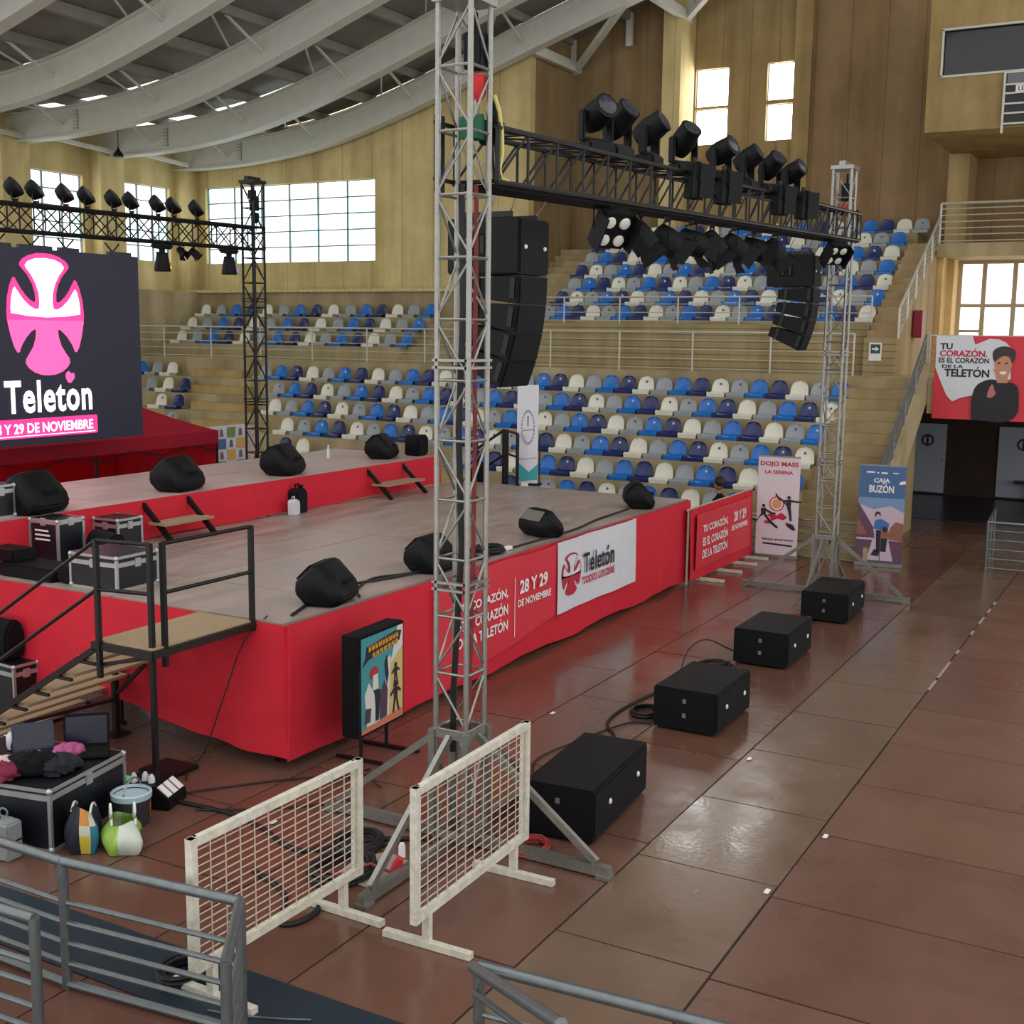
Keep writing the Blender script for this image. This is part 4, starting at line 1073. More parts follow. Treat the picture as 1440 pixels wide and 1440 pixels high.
for i, x in enumerate(RX):
    b = 0
    root = thing('wash_light', 'round black light standing on the screen truss, %s counting from the dark tower' % ORD[len(RX)-1-i], 'stage light', (x,16.5,6.29+.0146*(x-9.5)+.04), .5, 'wash lights on the screen truss')
    R_ = Matrix.Rotation(.95,3,'X')
    b = B(); b.path([(-.13,0,.2),(-.12,0,.02),(.12,0,.02),(.13,0,.2)],.012,6); b.box(-.03,.03,-.03,.03,-.02,.03); b.build('yoke', M_blackm, root, local=True)
    b = B(); b.lathe([(.05,-.14),(.13,-.11),(.16,-.02),(.165,.05),(.15,.055)], (0,0,.21), 16, R_); b.build('head', M_black, root, local=True)
    b = B(); b.lathe([(.15,.056),(.05,.06)], (0,0,.21), 16, R_); b.build('lens', M_darklens, root, local=True)
def hung_head(lab, x, col):
    root = thing('moving_head_light', lab, 'stage light', (x,16.45,5.86+.0146*(x-9.5)-.02), .3, 'moving heads below the screen truss')
    b = B(); b.box(-.2,.2,-.13,.13,-.10,0); b.build('base', M_black, root, bevel=.03, local=True)
    b = B(); b.box(-.04,.04,-.04,.04,-.18,-.1); b.box(-.15,.15,-.04,.04,-.2,-.16); b.build('yoke', M_black, root, local=True)
    b = B(); b.lathe([(.10,-.06),(.125,-.2),(.15,-.36),(.14,-.38)], (0,0,-.12), 16); hd = b.build('head', M_black, root, local=True)
    b = B(); R_ = Matrix.Rotation(.9,3,'Y'); b.lathe([(.065,.0),(.05,.012),(.02,.016)], (.10,-.06,-.42), 14, R_); b.build('lens', col, root, local=True)
hung_head('moving head with glowing orange lens below the screen truss', 16.42, mat('orange_glow',(255,140,40),.4,emit=3))
hung_head('moving head with glowing blue lens below the screen truss', 18.18, mat('blue_glow',(50,90,255),.4,emit=4))
for i, x in enumerate((16.9,17.22)): par('small black spotlight below the screen truss, %s of a pair over the tent' % ('first','second')[i], (x,16.45,5.96), .6*i, 2.3, 'small spotlights below the screen truss', .5)
b = B(); b.box(18.68,18.82,16.28,16.4,6.95,7.12); tag(b.build('floodlight', M_black, bevel=.01), 'small black floodlight on the side of the dark rear tower', 'floodlight')

# ================================================================= LINE ARRAYS
def line_array(loc, rz, nm, hand):
    grp = 'line array cabinets by the '+nm
    top = thing('array_subwoofer', 'large black top cabinet of the line array beside the '+nm, 'loudspeaker', loc, rz)
    W, D, Ht = .57,.76,.50
    b = B(); b.box(0,W,0,D,-Ht,0); b.build('cabinet', M_black, top, bevel=.012, local=True)
    b = B(); b.box(.02,W-.02,-.012,.0,-Ht+.02,-.02); b.build('grille', M_grille, top, smooth=False, local=True)
    for y0 in (.33,.45):
        b = B(); b.box(-.004,.01,y0,y0+.10,-.34,-.14); b.m = 1; b.box(-.012,-.003,y0+.03,y0+.07,-.32,-.16); b.build('handle', [M_matte, M_blackm], top, smooth=False, local=True)
    for x in (.09,.46):
        b = B(); b.lathe([(.022,0),(.018,.012)], (x,-.018,-.26), 10, Matrix.Rotation(PI/2,3,'X')); b.build('badge', M_lens, top, local=True)
    b = B(); b.bar((.05,.1,.03),(.05,.7,.03),.03,.05); b.bar((W-.05,.1,.03),(W-.05,.7,.03),.03,.05); b.bar((.05,.4,.05),(W-.05,.4,.05),.03,.04); b.build('flying_frame', M_blackm, top, smooth=False, local=True)
    b = B(); b.tube((.1,.15,.05),(.02,.02,.28),.008,5); b.tube((W-.06,.1,.05),(W+.05,.0,.28),.008,5); b.tube((.3,.5,.05),(.3,.4,.28),.008,5); b.build('sling', M_alu, top, local=True)
    y = .0; z = -Ht-.012; ang = .03
    for i in range(4):
        h = .262; c = top.matrix_basis
        cab = thing('array_cabinet', '%s black line array cabinet hanging below the top cabinet beside the %s' % (('first','second','third','lowest')[i], nm), 'loudspeaker', Matrix.Rotation(rz,3,'Z') @ Vector((0,y,z))+Vector(loc), rz, grp)
        R_ = Matrix.Rotation(ang,3,'X')
        P = [(0,0),(.56,-.055),(.56,-h+.055),(0,-h)]
        b = B(); b.prism(P, lambda u,v,w,R_=R_: R_ @ Vector((w,u,v)), 0, W); b.build('cabinet', M_black, cab, bevel=.008, local=True)
        b = B(); b.prism([(-.012,-.015),(0,-.015),(0,-h+.015),(-.012,-h+.015)], lambda u,v,w,R_=R_: R_ @ Vector((w,u,v)), .03, W-.03); b.build('grille', M_grille, cab, smooth=False, local=True)
        for u0 in (.03,.40):
            b = B(); b.prism([(u0,-.03),(u0+.05,-.03),(u0+.05,-h+.05),(u0,-h+.05)], lambda u,v,w,R_=R_: R_ @ Vector((w,u,v)), -.015, 0)
            b.build('rigging_plate', M_blackm, cab, smooth=False, local=True)
        dv = R_ @ Vector((0,0,-h)); y += dv.y; z += dv.z; ang += .105
line_array((9.69,5.35,5.44), 0, 'near tower', 1)
line_array((19.62,5.42,5.72), .06, 'farther tower', 1)

# ================================================================= LED SCREEN
LX0, LX1, LZ0, LZ1, LY = 11.6, 15.83, 2.5, 5.66, 16.45
scr = wthing('led_screen', 'large black video screen glowing with pink and white emblem and lettering', 'screen', (13.7,16.5,LZ0))
b = B(); b.box(LX0,LX1,LY,LY+.12,LZ0,LZ1)
for x0, x1 in ((11.6,13.2),(13.35,14.0),(14.15,14.55),(15.2,15.7)): b.box(x0,x1,LY+.02,LY+.1,LZ1,LZ1+.06)
b.build('panel', mat('screen_black', (32,32,54), .45, emit=.13), scr, smooth=False)
E_pink = mat('screen_pink', (255,52,128), .5, emit=1.25); E_white = mat('screen_white', (255,250,255), .5, emit=2.2); E_rose = mat('screen_rose', (255,84,150), .5, emit=1.3)
F = frame((0,LY-.004,0),(1,0,0),(0,0,1))
up, wh, dn = emblem_polys(13.80, 4.60, 1.55, 1.98)
b = B(); b.flat(up, F, .002); b.m = 1
b.flat(wh, F, .008); b.m = 2; b.flat(dn, F, .002); b.build('emblem', [E_pink, E_white, E_rose], scr, smooth=False)
b = B(); put_text(b, 'Teleton', F, 13.80, 3.02, w=1.76, h=.53, off=.004, bold=.024, spacing=1.10); b.build('lettering', E_white, scr, smooth=False)
b = B(); b.flat(smoothpoly([(14.20,3.46),(14.12,3.62),(14.20,3.70),(14.25,3.64),(14.32,3.66),(14.33,3.56)],1), F, .004); b.build('heart_mark', E_rose, scr, smooth=False)
b = B(); b.flat([(12.55,2.62),(14.76,2.62),(14.78,2.64),(14.78,2.91),(14.76,2.93),(12.55,2.93)], F, .003); b.m = 1; b.flat([(12.58,2.65),(14.73,2.65),(14.73,2.66),(12.58,2.66)], F, .004); put_text(b, '28 Y 29 DE NOVIEMBRE', F, 13.66, 2.695, w=2.04, h=.165, off=.006, bold=.018)
b.build('date_bar', [E_pink, E_white], scr, smooth=False)
b = B()
for x in (12.2,12.95,13.6,14.3,15.3):
    b.tube((x-.16,16.5,5.86),(x,16.5,LZ1+.05),.014,5); b.tube((x+.16,16.5,5.86),(x,16.5,LZ1+.05),.014,5)
b.build('hanger', M_blackm, scr)

# ================================================================= TENT AND BACKDROP BEHIND
tn = wthing('canopy_tent', 'red canopy tent with back wall behind the rear stage and screen', 'tent', (16,19,0))
x0,x1,y0,y1,ze,zp = 12.9,18.9,17.5,20.5,2.34,3.25
b = B(); pk = [(14.4,19,zp),(17.0,19,zp)]
def sagtri(b, a, c, p, n=8):
    a, c, p = Vector(a), Vector(c), Vector(p); vs = []; fs = []; idx = {}
    for i in range(n+1):
        for j in range(n+1-i):
            k = n-i-j; q = (a*i+c*j+p*k)/n; w_ = (i*j+j*k+i*k)/n/n; q.z -= .28*w_*(1 if k else .25)
            idx[i,j] = len(vs); vs.append(q)
    for i in range(n):
        for j in range(n-i):
            fs.append((idx[i,j],idx[i+1,j],idx[i,j+1]))
            if i+j < n-1: fs.append((idx[i+1,j],idx[i+1,j+1],idx[i,j+1]))
    b.add(vs, fs)
m0, m1 = (15.7,y0,ze), (15.7,y1,ze)
sagtri(b,(x0,y0,ze),m0,pk[0]); sagtri(b,m0,(x1,y0,ze),pk[1]); sagtri(b,m0,pk[1],pk[0]); sagtri(b,(x1,y0,ze),(x1,y1,ze),pk[1]); sagtri(b,(x1,y1,ze),m1,pk[1]); sagtri(b,m1,(x0,y1,ze),pk[0]); sagtri(b,m1,pk[0],pk[1]); sagtri(b,(x0,y1,ze),(x0,y0,ze),pk[0])
b.build('canopy', M_tent, tn, angle=60)
b = B(); b.box(x0,x1,y0-.01,y0+.01,ze-.26,ze+.005); b.box(x1-.01,x1+.01,y0,y1,ze-.26,ze+.005); b.build('valance', M_tent, tn, smooth=False)
b = B(); b.box(x0,x1,y1-.03,y1,0,1.78); b.box(17.9,x1,y1-.03,y1,1.78,ze-.1); b.box(x0,15.4,y1-.03,y1,1.78,ze-.1); b.build('back_wall', mat('red_tent_wall',(206,26,48),.75,0,.12,2), tn, smooth=False); translucent(MATS['red_tent_wall'], .5)
b = B(); b.box(x1-.03,x1,y0+.05,y1,0,ze-.1); b.build('side_wall', MATS['red_tent_wall'], tn, smooth=False)
for x, y in ((x0,y0),(x1,y0),(x0,y1),(x1,y1),(15.7,y0)):
    b = B(); b.bar((x,y+(.04 if y == y0 else -.04),0),(x,y+(.04 if y == y0 else -.04),ze),.04); b.build('leg', M_blackm, tn, smooth=False)
for yb in (y1-.1, y0+.08):
    b = B()
    for i in range(4): xa = x0+1.5*i; b.bar((xa,yb,1.93),(xa+1.5,yb,2.22),.025); b.bar((xa,yb,2.22),(xa+1.5,yb,1.93),.025)
    b.build('scissor_brace', M_blackm, tn, smooth=False)
ck = wthing('checkered_backdrop', 'white backdrop panel with coloured squares beside the red tent', 'backdrop', (21,19.5,0))
b = B(); b.box(19.9,22.0,19.5,19.54,0,2.2); b.build('sheet', M_whiteb, ck, smooth=False)
F = frame((20.95,19.49,0),(1,0,0),(0,0,1)); b = B(); pal = [mat('sq_green',(112,150,84),.6),mat('sq_amber',(214,170,90),.6),mat('sq_blue',(88,104,160),.6),mat('sq_plum',(130,96,110),.6)]
for r_ in range(8):
    for c_ in range(3):
        if (r_+c_) % 2 == 0: b.m = [0,1,2,0,1][(r_*2+c_) % 5]; b.flat([(.08+.32*c_,.1+.26*r_),(.36+.32*c_,.1+.26*r_),(.36+.32*c_,.34+.26*r_),(.08+.32*c_,.34+.26*r_)], F, .004)
        else: b.m = 3; b.flat([(.15+.32*c_,.13+.26*r_),(.28+.32*c_,.13+.26*r_),(.25+.32*c_,.30+.26*r_),(.17+.32*c_,.30+.26*r_)], F, .004)
b.build('print', pal, ck, smooth=False)
b = B(); F = frame((22.05,19.6,0),(1,0,0),(0,0,1)); b.box(22.05,22.6,19.6,19.64,0,2.15); tag(b.build('printed_panel', mat('faded_print_panel',(206,176,166),.6,0,.35,5), smooth=False), 'narrow pale panel with faded red print behind the dark rear tower', 'panel')

# ================================================================= FLOOR MONITORS
def monitor(label, loc, rz, s=1., group='stage monitors', silver=False):
    root = thing('stage_monitor', label, 'loudspeaker', loc, rz, group)
    P = [(-.20,0),(.12,0),(.24,.12),(.23,.24),(.06,.40),(-.02,.41),(-.22,.20),(-.26,.08)]
    P = [(u*s,v*s) for u,v in P]
    b = B(); w_ = .30*s
    secs = [(-w_,.72),(-w_*.82,.95),(-w_*.4,1),(w_*.4,1),(w_*.82,.95),(w_,.72)]; vs = []; n = len(P)
    for x, k in secs: vs += [(x,u*k,.2*s*(1-k)*.6+v*k) for u,v in P]
    fs = [tuple(range(n-1,-1,-1)), tuple((len(secs)-1)*n+j for j in range(n))]
    for i in range(len(secs)-1):
        for j in range(n): fs.append((i*n+j,i*n+(j+1)%n,(i+1)*n+(j+1)%n,(i+1)*n+j))
    b.add(vs, fs); b.build('cabinet', M_black, root, bevel=.018*s, local=True, angle=50)
    # slanted grille on the +Y... upper face between points 2-4
    b = B(); a, c = Vector((0,.235*s,.235*s)), Vector((0,.07*s,.405*s)); d = (c-a)
    nrm = Vector((0,.72,.69)); b.add([Vector((x,0,0))+q+nrm*o for o in (-.004,.006) for x, q in ((-.22*s,a+d*.10),(.22*s,a+d*.10),(.20*s,a+d*.86),(-.20*s,a+d*.86))], [(0,3,2,1),(4,5,6,7),(0,1,5,4),(1,2,6,5),(2,3,7,6),(3,0,4,7)])
    b.build('grille', M_alu if silver else M_grille, root, smooth=False, local=True)
    b = B(); b.box(-.08*s,.08*s,-.235*s,-.205*s,.20*s,.24*s); b.m = 1; b.box(-.16*s,-.05*s,-.225*s,-.19*s,.06*s,.15*s); b.build('handle', [M_matte, M_blackm], root, smooth=False, local=True)
    return root
monitor('black floor monitor on the stage front above the poster box', (10.25,7.98,1.5), .25, 1.12)
monitor('black floor monitor on the stage front behind the near tower', (12.35,8.0,1.5), .1, 1.1)
monitor('black floor monitor with bright grille edge above the white banner', (15.35,8.05,1.5), 1.15, 1.0, silver=True)
monitor('black floor monitor near the far corner of the stage front', (18.9,8.05,1.5), .5, 1.1)
monitor('black floor monitor on the rear stage above the open flight case', (10.45,12.85,2.05), .2, 1.3)
monitor('black floor monitor on the rear stage above the tall flight case', (13.1,12.95,2.05), .25, 1.25)
monitor('black floor monitor on the rear stage above the white jerrycan', (15.55,13.0,2.05), .3, 1.25)
monitor('black floor monitor on the rear stage above the far step', (18.65,13.2,2.05), .35, 1.15)
b = B(); b.prism([(-.17,0),(.17,0),(.19,.05),(.19,.36),(.17,.40),(-.17,.40),(-.19,.36),(-.19,.05)], lambda u,v,w:(19.45+u*.96+w*.1,12.95+w,2.05+v), -.16,.16)
bx = wthing('loudspeaker', 'square black loudspeaker on the far corner of the rear stage', 'loudspeaker', (19.45,12.95,2.05)); b.build('cabinet', M_black, bx, bevel=.02)
b = B(); b.box(19.30,19.6,12.77,12.79,2.1,2.4); b.build('grille', M_grille, bx, smooth=False)
bt = wthing('plastic_jug', 'white plastic jug standing behind the far monitor of the rear stage', 'jug', (19.1,13.55,2.05))
b = B(); b.lathe([(.08,0),(.09,.02),(.09,.2),(.05,.27),(.03,.3)], (19.1,13.55,2.05), 12); b.build('body', M_whiteb, bt)
b = B(); b.lathe([(.035,.3),(.035,.34),(.0,.34)], (19.1,13.55,2.05), 10); b.build('cap', M_print, bt)
bt = wthing('water_bottle', 'clear plastic water bottle on the rear stage deck', 'bottle', (18.0,13.95,2.05))
b = B(); b.lathe([(.032,0),(.035,.02),(.035,.15),(.014,.21),(.014,.23)], (18.0,13.95,2.05), 10); b.build('body', mat('clear_bottle',(210,212,208),.2), bt)
b = B(); b.lathe([(.016,.225),(.016,.25),(.0,.25)], (18.0,13.95,2.05), 8); b.build('cap', M_print, bt)
# jerrycans in front of the rear stage
def jerry(label, loc, m, s, n='jerrycan'):
    root = thing(n, label, 'jerrycan', loc, .15)
    b = B(); b.prism([(-.11,0),(.11,0),(.12,.03),(.12,.26),(.06,.32),(-.08,.32),(-.12,.28),(-.12,.03)], lambda u,v,w:(u*s,w*s,v*s), -.08,.08); b.build('body', m, root, bevel=.012, local=True)
    b = B(); b.path([(-.07*s,0,.31*s),(-.06*s,0,.38*s),(.02*s,0,.38*s),(.03*s,0,.31*s)],.014*s,6); b.build('handle', m, root, local=True)
    b = B(); b.lathe([(.03*s,.30*s),(.03*s,.36*s),(.0,.36*s)], (.08*s,0,0), 10); b.build('cap', M_black, root, local=True)
jerry('small white jerrycan in front of the black one below the rear stage', (14.95,12.28,1.5), M_whiteb, .78)
jerry('larger black jerrycan standing against the red cloth of the rear stage', (15.2,12.40,1.5), M_black, 1.22)

# ================================================================= SUBWOOFERS
SUBL = ['nearest black subwoofer on the floor beside the mesh barrier','second black subwoofer from the camera, with a cable coil beside it','third black subwoofer from the camera in the floor row','farthest black subwoofer in front of the farther aluminium tower']
for i, (x, y, rz) in enumerate([(9.06,4.20,.075),(12.37,4.27,.0),(15.48,4.39,.0),(18.52,4.34,.03)]):
    root = thing('subwoofer', SUBL[i], 'loudspeaker', (x,y,0), rz, 'subwoofers in a row on the floor')
    W, D, Ht = (1.46,.66,.50) if i == 0 else (1.20,.74,.49) if i < 3 else (1.3,.72,.47)
    b = B(); b.box(0,W,0,D,.02,Ht); b.build('cabinet', M_black, root, bevel=.012, local=True)
    b = B(); b.box(.04,W-.04,-.012,.002,.06,Ht-.04); b.build('grille', M_grille, root, smooth=False, local=True)
    for u_ in (.28,.80):
        b = B(); b.lathe([(.03,0),(.02,.012)], (W*u_,-.012,Ht*.55), 10, Matrix.Rotation(PI/2,3,'X')); b.build('badge', M_lens, root, local=True)
    for z in (.34,.68):
        b = B(); b.box(-.006,.01,D*.5-.02,D*.5+.02,Ht*z,Ht*z+.05); b.build('catch', M_alu, root, smooth=False, local=True)
    for u_ in (.08,W-.08):
        for v_ in (.08,D-.08): b = B(); b.box(u_-.04,u_+.04,v_-.04,v_+.04,0,.025); b.build('foot', M_rubber, root, smooth=False, local=True)

# ================================================================= MESH BARRIERS
def mesh_barrier(label, c, rz, L, z1=1.26):
    root = thing('mesh_barrier', label, 'barrier', c, rz, 'white mesh barriers'); z0 = .25; h = L/2
    b = B(); b.bar((-h,0,z0+.03),(h,0,z0+.03),.05,.06); b.bar((-h,0,z1-.03),(h,0,z1-.03),.05,.06); b.bar((-h+.03,0,z0),(-h+.03,0,z1),.06,.05); b.bar((h-.03,0,z0),(h-.03,0,z1),.06,.05)
    b.bar((-h+.075,0.012,z0),(-h+.075,.012,z1),.025,.025); b.bar((h-.075,.012,z0),(h-.075,.012,z1),.025,.025); b.build('frame', M_wpaint, root, smooth=False, local=True)
    b = B(); n = 12
    for i in range(1,n): b.tube((-h+.06+(L-.12)*i/n,0,z0+.05),(-h+.06+(L-.12)*i/n,0,z1-.05),.005,5)
    n = 15
    for i in range(1,n): z = z0+.05+(z1-z0-.10)*i/n; b.tube((-h+.06,.01,z),(h-.06,.01,z),.005,5)
    b.build('wire_mesh', mat('mesh_wire',(196,176,160),.5), root, local=True)
    for x in (-h+.19,h-.22):
        b = B(); b.bar((x,0,.03),(x,0,z0+.02),.06,.05); b.build('leg', M_wpaint, root, smooth=False, local=True)
        b = B(); b.bar((x,-.37,.025),(x,.37,.025),.06,.05); b.build('foot', M_wpaint, root, smooth=False, local=True)
mesh_barrier('white mesh barrier in front of the near tower foot', (7.57,4.50,0), .02, 1.74)
mesh_barrier('white mesh barrier behind the end of the grey railing', (6.30,5.32,0), -.02, 1.80, 1.18)

# ================================================================= POSTER LIGHT BOX
lb = thing('poster_box', 'black display box with a colourful dance poster against the stage front', 'display box', (9.56,7.06,.31), .06)
b = B(); b.box(0,.88,-.01,.20,0,1.06); b.build('housing', M_matte, lb, bevel=.008, local=True)
F = frame((.035,-.012,.03),(1,0,0),(0,0,1)); Wp, Hp = .81, 1.0
b = B(); pm = [mat('poster_teal',(66,146,156),.5),mat('poster_sand',(206,184,120),.5),mat('poster_pale',(214,214,206),.5),mat('poster_orange',(214,140,70),.5),mat('poster_gold',(206,150,44),.5),M_darkp,mat('poster_red',(176,50,60),.5),mat('poster_plum',(84,56,76),.5),mat('poster_coral',(206,120,92),.5)]
b.flat([(0,0),(Wp,0),(Wp,Hp),(0,Hp)], F, .002); b.m = 1; b.flat([(.42,0),(Wp,0),(Wp,.80),(.52,.66)], F, .003); b.m = 2; b.flat([(.56,.62),(Wp,.78),(Wp,Hp),(.70,Hp)], F, .004); b.flat([(.38,.05),(.52,.05),(.56,.72),(.50,.70)], F, .005)
b.flat([(.10,.06),(.34,.06),(.30,.30),(.14,.52),(.06,.40)], F, .004); b.m = 8; b.flat([(0,0),(Wp,0),(Wp,.09),(0,.05)], F, .006)
b.m = 5; b.flat([(.02,.70),(.14,.76),(.74,.84),(.78,.94),(.66,.96),(.10,.90),(.08,.80)], F, .006)
b.m = 4; put_text(b, 'DANZA CRÚZ', F, .42, .855, w=.56, h=.085, off=.010, bold=.05, skew=.1) if False else None
rr = random.Random(2)
for k in range(9): x = .13+.066*k; b.flat([(x,.84+.005*k),(x+.05,.845+.005*k),(x+.055,.915+.004*k),(x+.028,.88+.004*k),(x+.004,.915+.004*k)], F, .009)
for k in range(7): x = .20+.074*k; b.flat([(x,.745+.008*k),(x+.022,.79+.008*k),(x+.05,.745+.008*k),(x+.06,.82+.008*k),(x+.004,.815+.008*k)], F, .009)
b.m = 6; b.flat(circ(.24,.60,.085,16,.07), F, .006); b.m = 2; b.flat([(.20,.42),(.32,.42),(.31,.58),(.22,.58)], F, .007); b.m = 5; b.flat([(.26,.08),(.32,.08),(.36,.40),(.24,.42),(.26,.25)], F, .008); b.flat([(.44,.66),(.49,.74),(.52,.52),(.48,.40)], F, .008)
b.m = 7; b.flat([(.36,.07),(.48,.08),(.50,.36),(.44,.48),(.36,.34)], F, .008); b.flat([(.06,.10),(.16,.10),(.18,.24),(.08,.26)], F, .008)
b.m = 5
for cx, cy, s in ((.66,.45,.13),(.66,.20,.17)):
    b.flat(circ(cx,cy+s*1.05,s*.22,10), F, .008); b.flat([(cx-s*.2,cy+s*.1),(cx+s*.2,cy+s*.1),(cx+s*.25,cy+s*.85),(cx-s*.25,cy+s*.85)], F, .008)
    b.flat([(cx-s*.2,cy+s*.15),(cx+s*.0,cy+s*.2),(cx-s*.2,cy-s*.75),(cx-s*.38,cy-s*.75)], F, .009); b.flat([(cx,cy+s*.2),(cx+s*.2,cy+s*.15),(cx+s*.45,cy-s*.7),(cx+s*.28,cy-s*.75)], F, .009); b.flat([(cx-s*.25,cy+s*.85),(cx-s*.2,cy+s*.6),(cx-s*.6,cy+s*.35),(cx-s*.65,cy+s*.5)], F, .009); b.flat([(cx+s*.25,cy+s*.85),(cx+s*.2,cy+s*.6),(cx+s*.6,cy+s*.45),(cx+s*.6,cy+s*.6)], F, .009)
b.build('poster', pm, lb, smooth=False, local=True)
b = B(); b.tube((.2,.1,-.30),(.2,.1,.02),.02,8); b.tube((.7,.1,-.30),(.7,.1,.02),.02,8)
b.bar((.2,-.15,-.293),(.2,.4,-.293),.04,.03); b.bar((.7,-.3,-.293),(.7,.4,-.293),.05,.03); b.build('stand', M_blackm, lb, local=True)
# microphone stand in front
mk = wthing('microphone_stand', 'thin black microphone stand in front of the poster box', 'stand', (9.30,6.85,0))
b = B(); b.tube((9.30,6.85,.03),(9.30,6.85,1.12),.010,7); b.build('pole', M_blackm, mk)
for a in (.3,2.4,4.5):
    b = B(); b.tube((9.30,6.85,.10),(9.30+.30*math.cos(a),6.85+.30*math.sin(a),.012),.010,6); b.build('leg', M_blackm, mk)

# ================================================================= FLIGHT CASES
def flight_case(label, loc, rz, W, D, Ht, group='flight cases', lid=.25, marks=None, name='flight_case'):
    root = thing(name, label, 'case', loc, rz, group); e = .03
    b = B(); b.box(0,W,0,D,.0,Ht); b.build('body', M_case, root, smooth=False, local=True)
    b = B()
    for x in (0,W):
        for y in (0,D): b.bar((x,y,0),(x,y,Ht),e)
    for z in (.0+e/2,Ht-e/2):
        b.bar((0,0,z),(W,0,z),e); b.bar((0,D,z),(W,D,z),e); b.bar((0,0,z),(0,D,z),e); b.bar((W,0,z),(W,D,z),e)
    z = Ht*(1-lid); b.bar((0,-.004,z),(W,-.004,z),.012,.05); b.bar((-.004,0,z),(-.004,D,z),.012,.05); b.bar((W+.004,0,z),(W+.004,D,z),.012,.05)
    b.build('edging', M_extr, root, smooth=False, local=True)
    for x in (0,W):
        for y in (0,D):
            for zz in (.03,Ht-.02): b = B(); b.ell((x,y,zz),(.03,.03,.03),8,6); b.build('ball_corner', M_extr, root, local=True)
    for c, d in (((W*.5,-.012,z),(.09,.02,.10)),((-.012,D*.5,z),(.02,.09,.10))):
        b = B(); b.cbox(c, d); b.build('latch', M_extr, root, bevel=.006, local=True)
    if marks:
        b = B(); F = frame((-.006,D,0),(0,-1,0),(0,0,1)); marks(b, F, D, Ht); b.build('lettering', M_print, root, smooth=False, local=True)
    return root
def rows3(b, F, D, Ht):
    for i, w_ in enumerate((.5,.55,.55)): put_text(b, ('HERRAMIENTAS','CABLES','ENERGÍA')[i], F, D*.42, Ht*(.74-.1*i), w=D*w_, h=.035, off=.002) if False else b.flat([(D*.18,Ht*(.72-.10*i)),(D*(.18+w_),Ht*(.72-.10*i)),(D*(.18+w_),Ht*(.76-.10*i)),(D*.18,Ht*(.76-.10*i))], F, .002)
# on the stage
flight_case('large flight case with pale aluminium edges at the stage end by the stairs', (9.36,10.20,1.5), .03, .62, .70, .40)
flight_case('tall upright flight case standing below the rear stage', (11.1,12.05,1.5), .03, .42, .42, .44, lid=.22)
flight_case('upright flight case with rows of white marks in the stage corner', (10.1,12.0,1.5), .02, .40, .48, .56, lid=.06, marks=rows3)
flight_case('small dark flight case on the edge of the rear stage beside the monitor', (9.68,12.72,2.05), .05, .40, .42, .42, lid=.2)
b = B(); b.prism(smoothpoly([(-.3,0),(.3,0),(.34,.15),(.3,.32),(.1,.38),(-.2,.36),(-.34,.2)],2), lambda u,v,w:(10.62+u*.5+w*.3,11.75+w,1.5+v), -.3,.3)
tag(b.build('gear_bag', M_matte, bevel=.03), 'large soft black gear bag between the upright flight cases', 'bag')
b = B(); b.box(9.3,9.75,11.2,12.1,1.5,1.66); b.box(9.35,9.7,11.9,12.4,1.66,1.80); tag(b.build('amplifier_case', M_black, bevel=.02), 'low black equipment case at the stage end near the open floor', 'case')
b = B(); b.prism(smoothpoly([(-.4,0),(.4,0),(.42,.1),(.3,.2),(-.3,.22),(-.42,.1)],2), lambda u,v,w:(9.55+w,10.95+u*.6,1.5+v), -.18,.18)
tag(b.build('cable_bag', M_matte, bevel=.02), 'low black cable bag beside the large case on the stage', 'bag')
b = B(); b.box(9.85,10.05,11.3,11.5,1.5,1.64); tag(b.build('adaptor_box', mat('grey_box',(120,122,128),.6), bevel=.01), 'small grey box among the black cases on the stage', 'box')
# on the floor at the far left
flight_case('flight case on the floor behind the stairs foot', (8.84,11.32,0), -.06, .31, .75, .62, lid=.18)
b = B(); b.prism(smoothpoly([(-.35,0),(.35,0),(.4,.2),(.3,.42),(-.1,.48),(-.38,.3)],2), lambda u,v,w:(9.0+u*.38,11.72+w,.64+v), -.25,.25)
tag(b.build('equipment_bag', M_matte, bevel=.03), 'black equipment bag piled on the flight case behind the stairs', 'bag')
bc = flight_case('big flight case covered with jackets and two laptops in front of the stairs', (6.60,8.08,0), .20, 1.02, 1.30, .56, lid=.14)
F = None
b = B(); F = frame((-.006,1.3,0),(0,-1,0),(0,0,1)); put_text(b, 'SPARTA 1500', F, .62, .40, w=.46, h=.085, off=.003, bold=.03) if False else put_text(b, 'PARTISO', F, .62, .26, w=.52, h=.09, off=.003, bold=.03)
b.build('stencil', mat('grey_stencil',(150,156,162),.6), bc, smooth=False, local=True)
ZT = .575
def on_case(u, v, z=0):      # point on the lid of the big case
    c, s = math.cos(.20), math.sin(.20); return (6.60+u*c-v*s, 8.08+u*s+v*c, ZT+z)
def laptop(label, loc, rz, w, d, ang, m):
    root = thing('laptop', label, 'laptop', loc, rz)
    b = B(); b.box(-w/2,w/2,-d/2,d/2,0,.02); b.m = 1; b.box(-w*.42,w*.42,-d*.1,d*.42,.02,.022); b.build('keyboard', [m, M_matte], root, smooth=False, local=True)
    R_ = Matrix.Rotation(ang,3,'X'); b = B(); b.cbox(R_ @ Vector((0,0,d*.5))+Vector((0,-d/2,.02)),(w,.014,d),R_); b.build('screen', m, root, bevel=.006, local=True)
    b = B(); q = R_ @ Vector((0,0,d*.5))+Vector((0,-d/2,.02)); b.cbox(q+R_ @ Vector((0,.009,0)),(w*.9,.004,d*.84),R_); b.build('display', mat('laptop_display',(18,22,40),.2), root, smooth=False, local=True)
M_lap = mat('laptop_shell', (34,38,66), .35, .2)
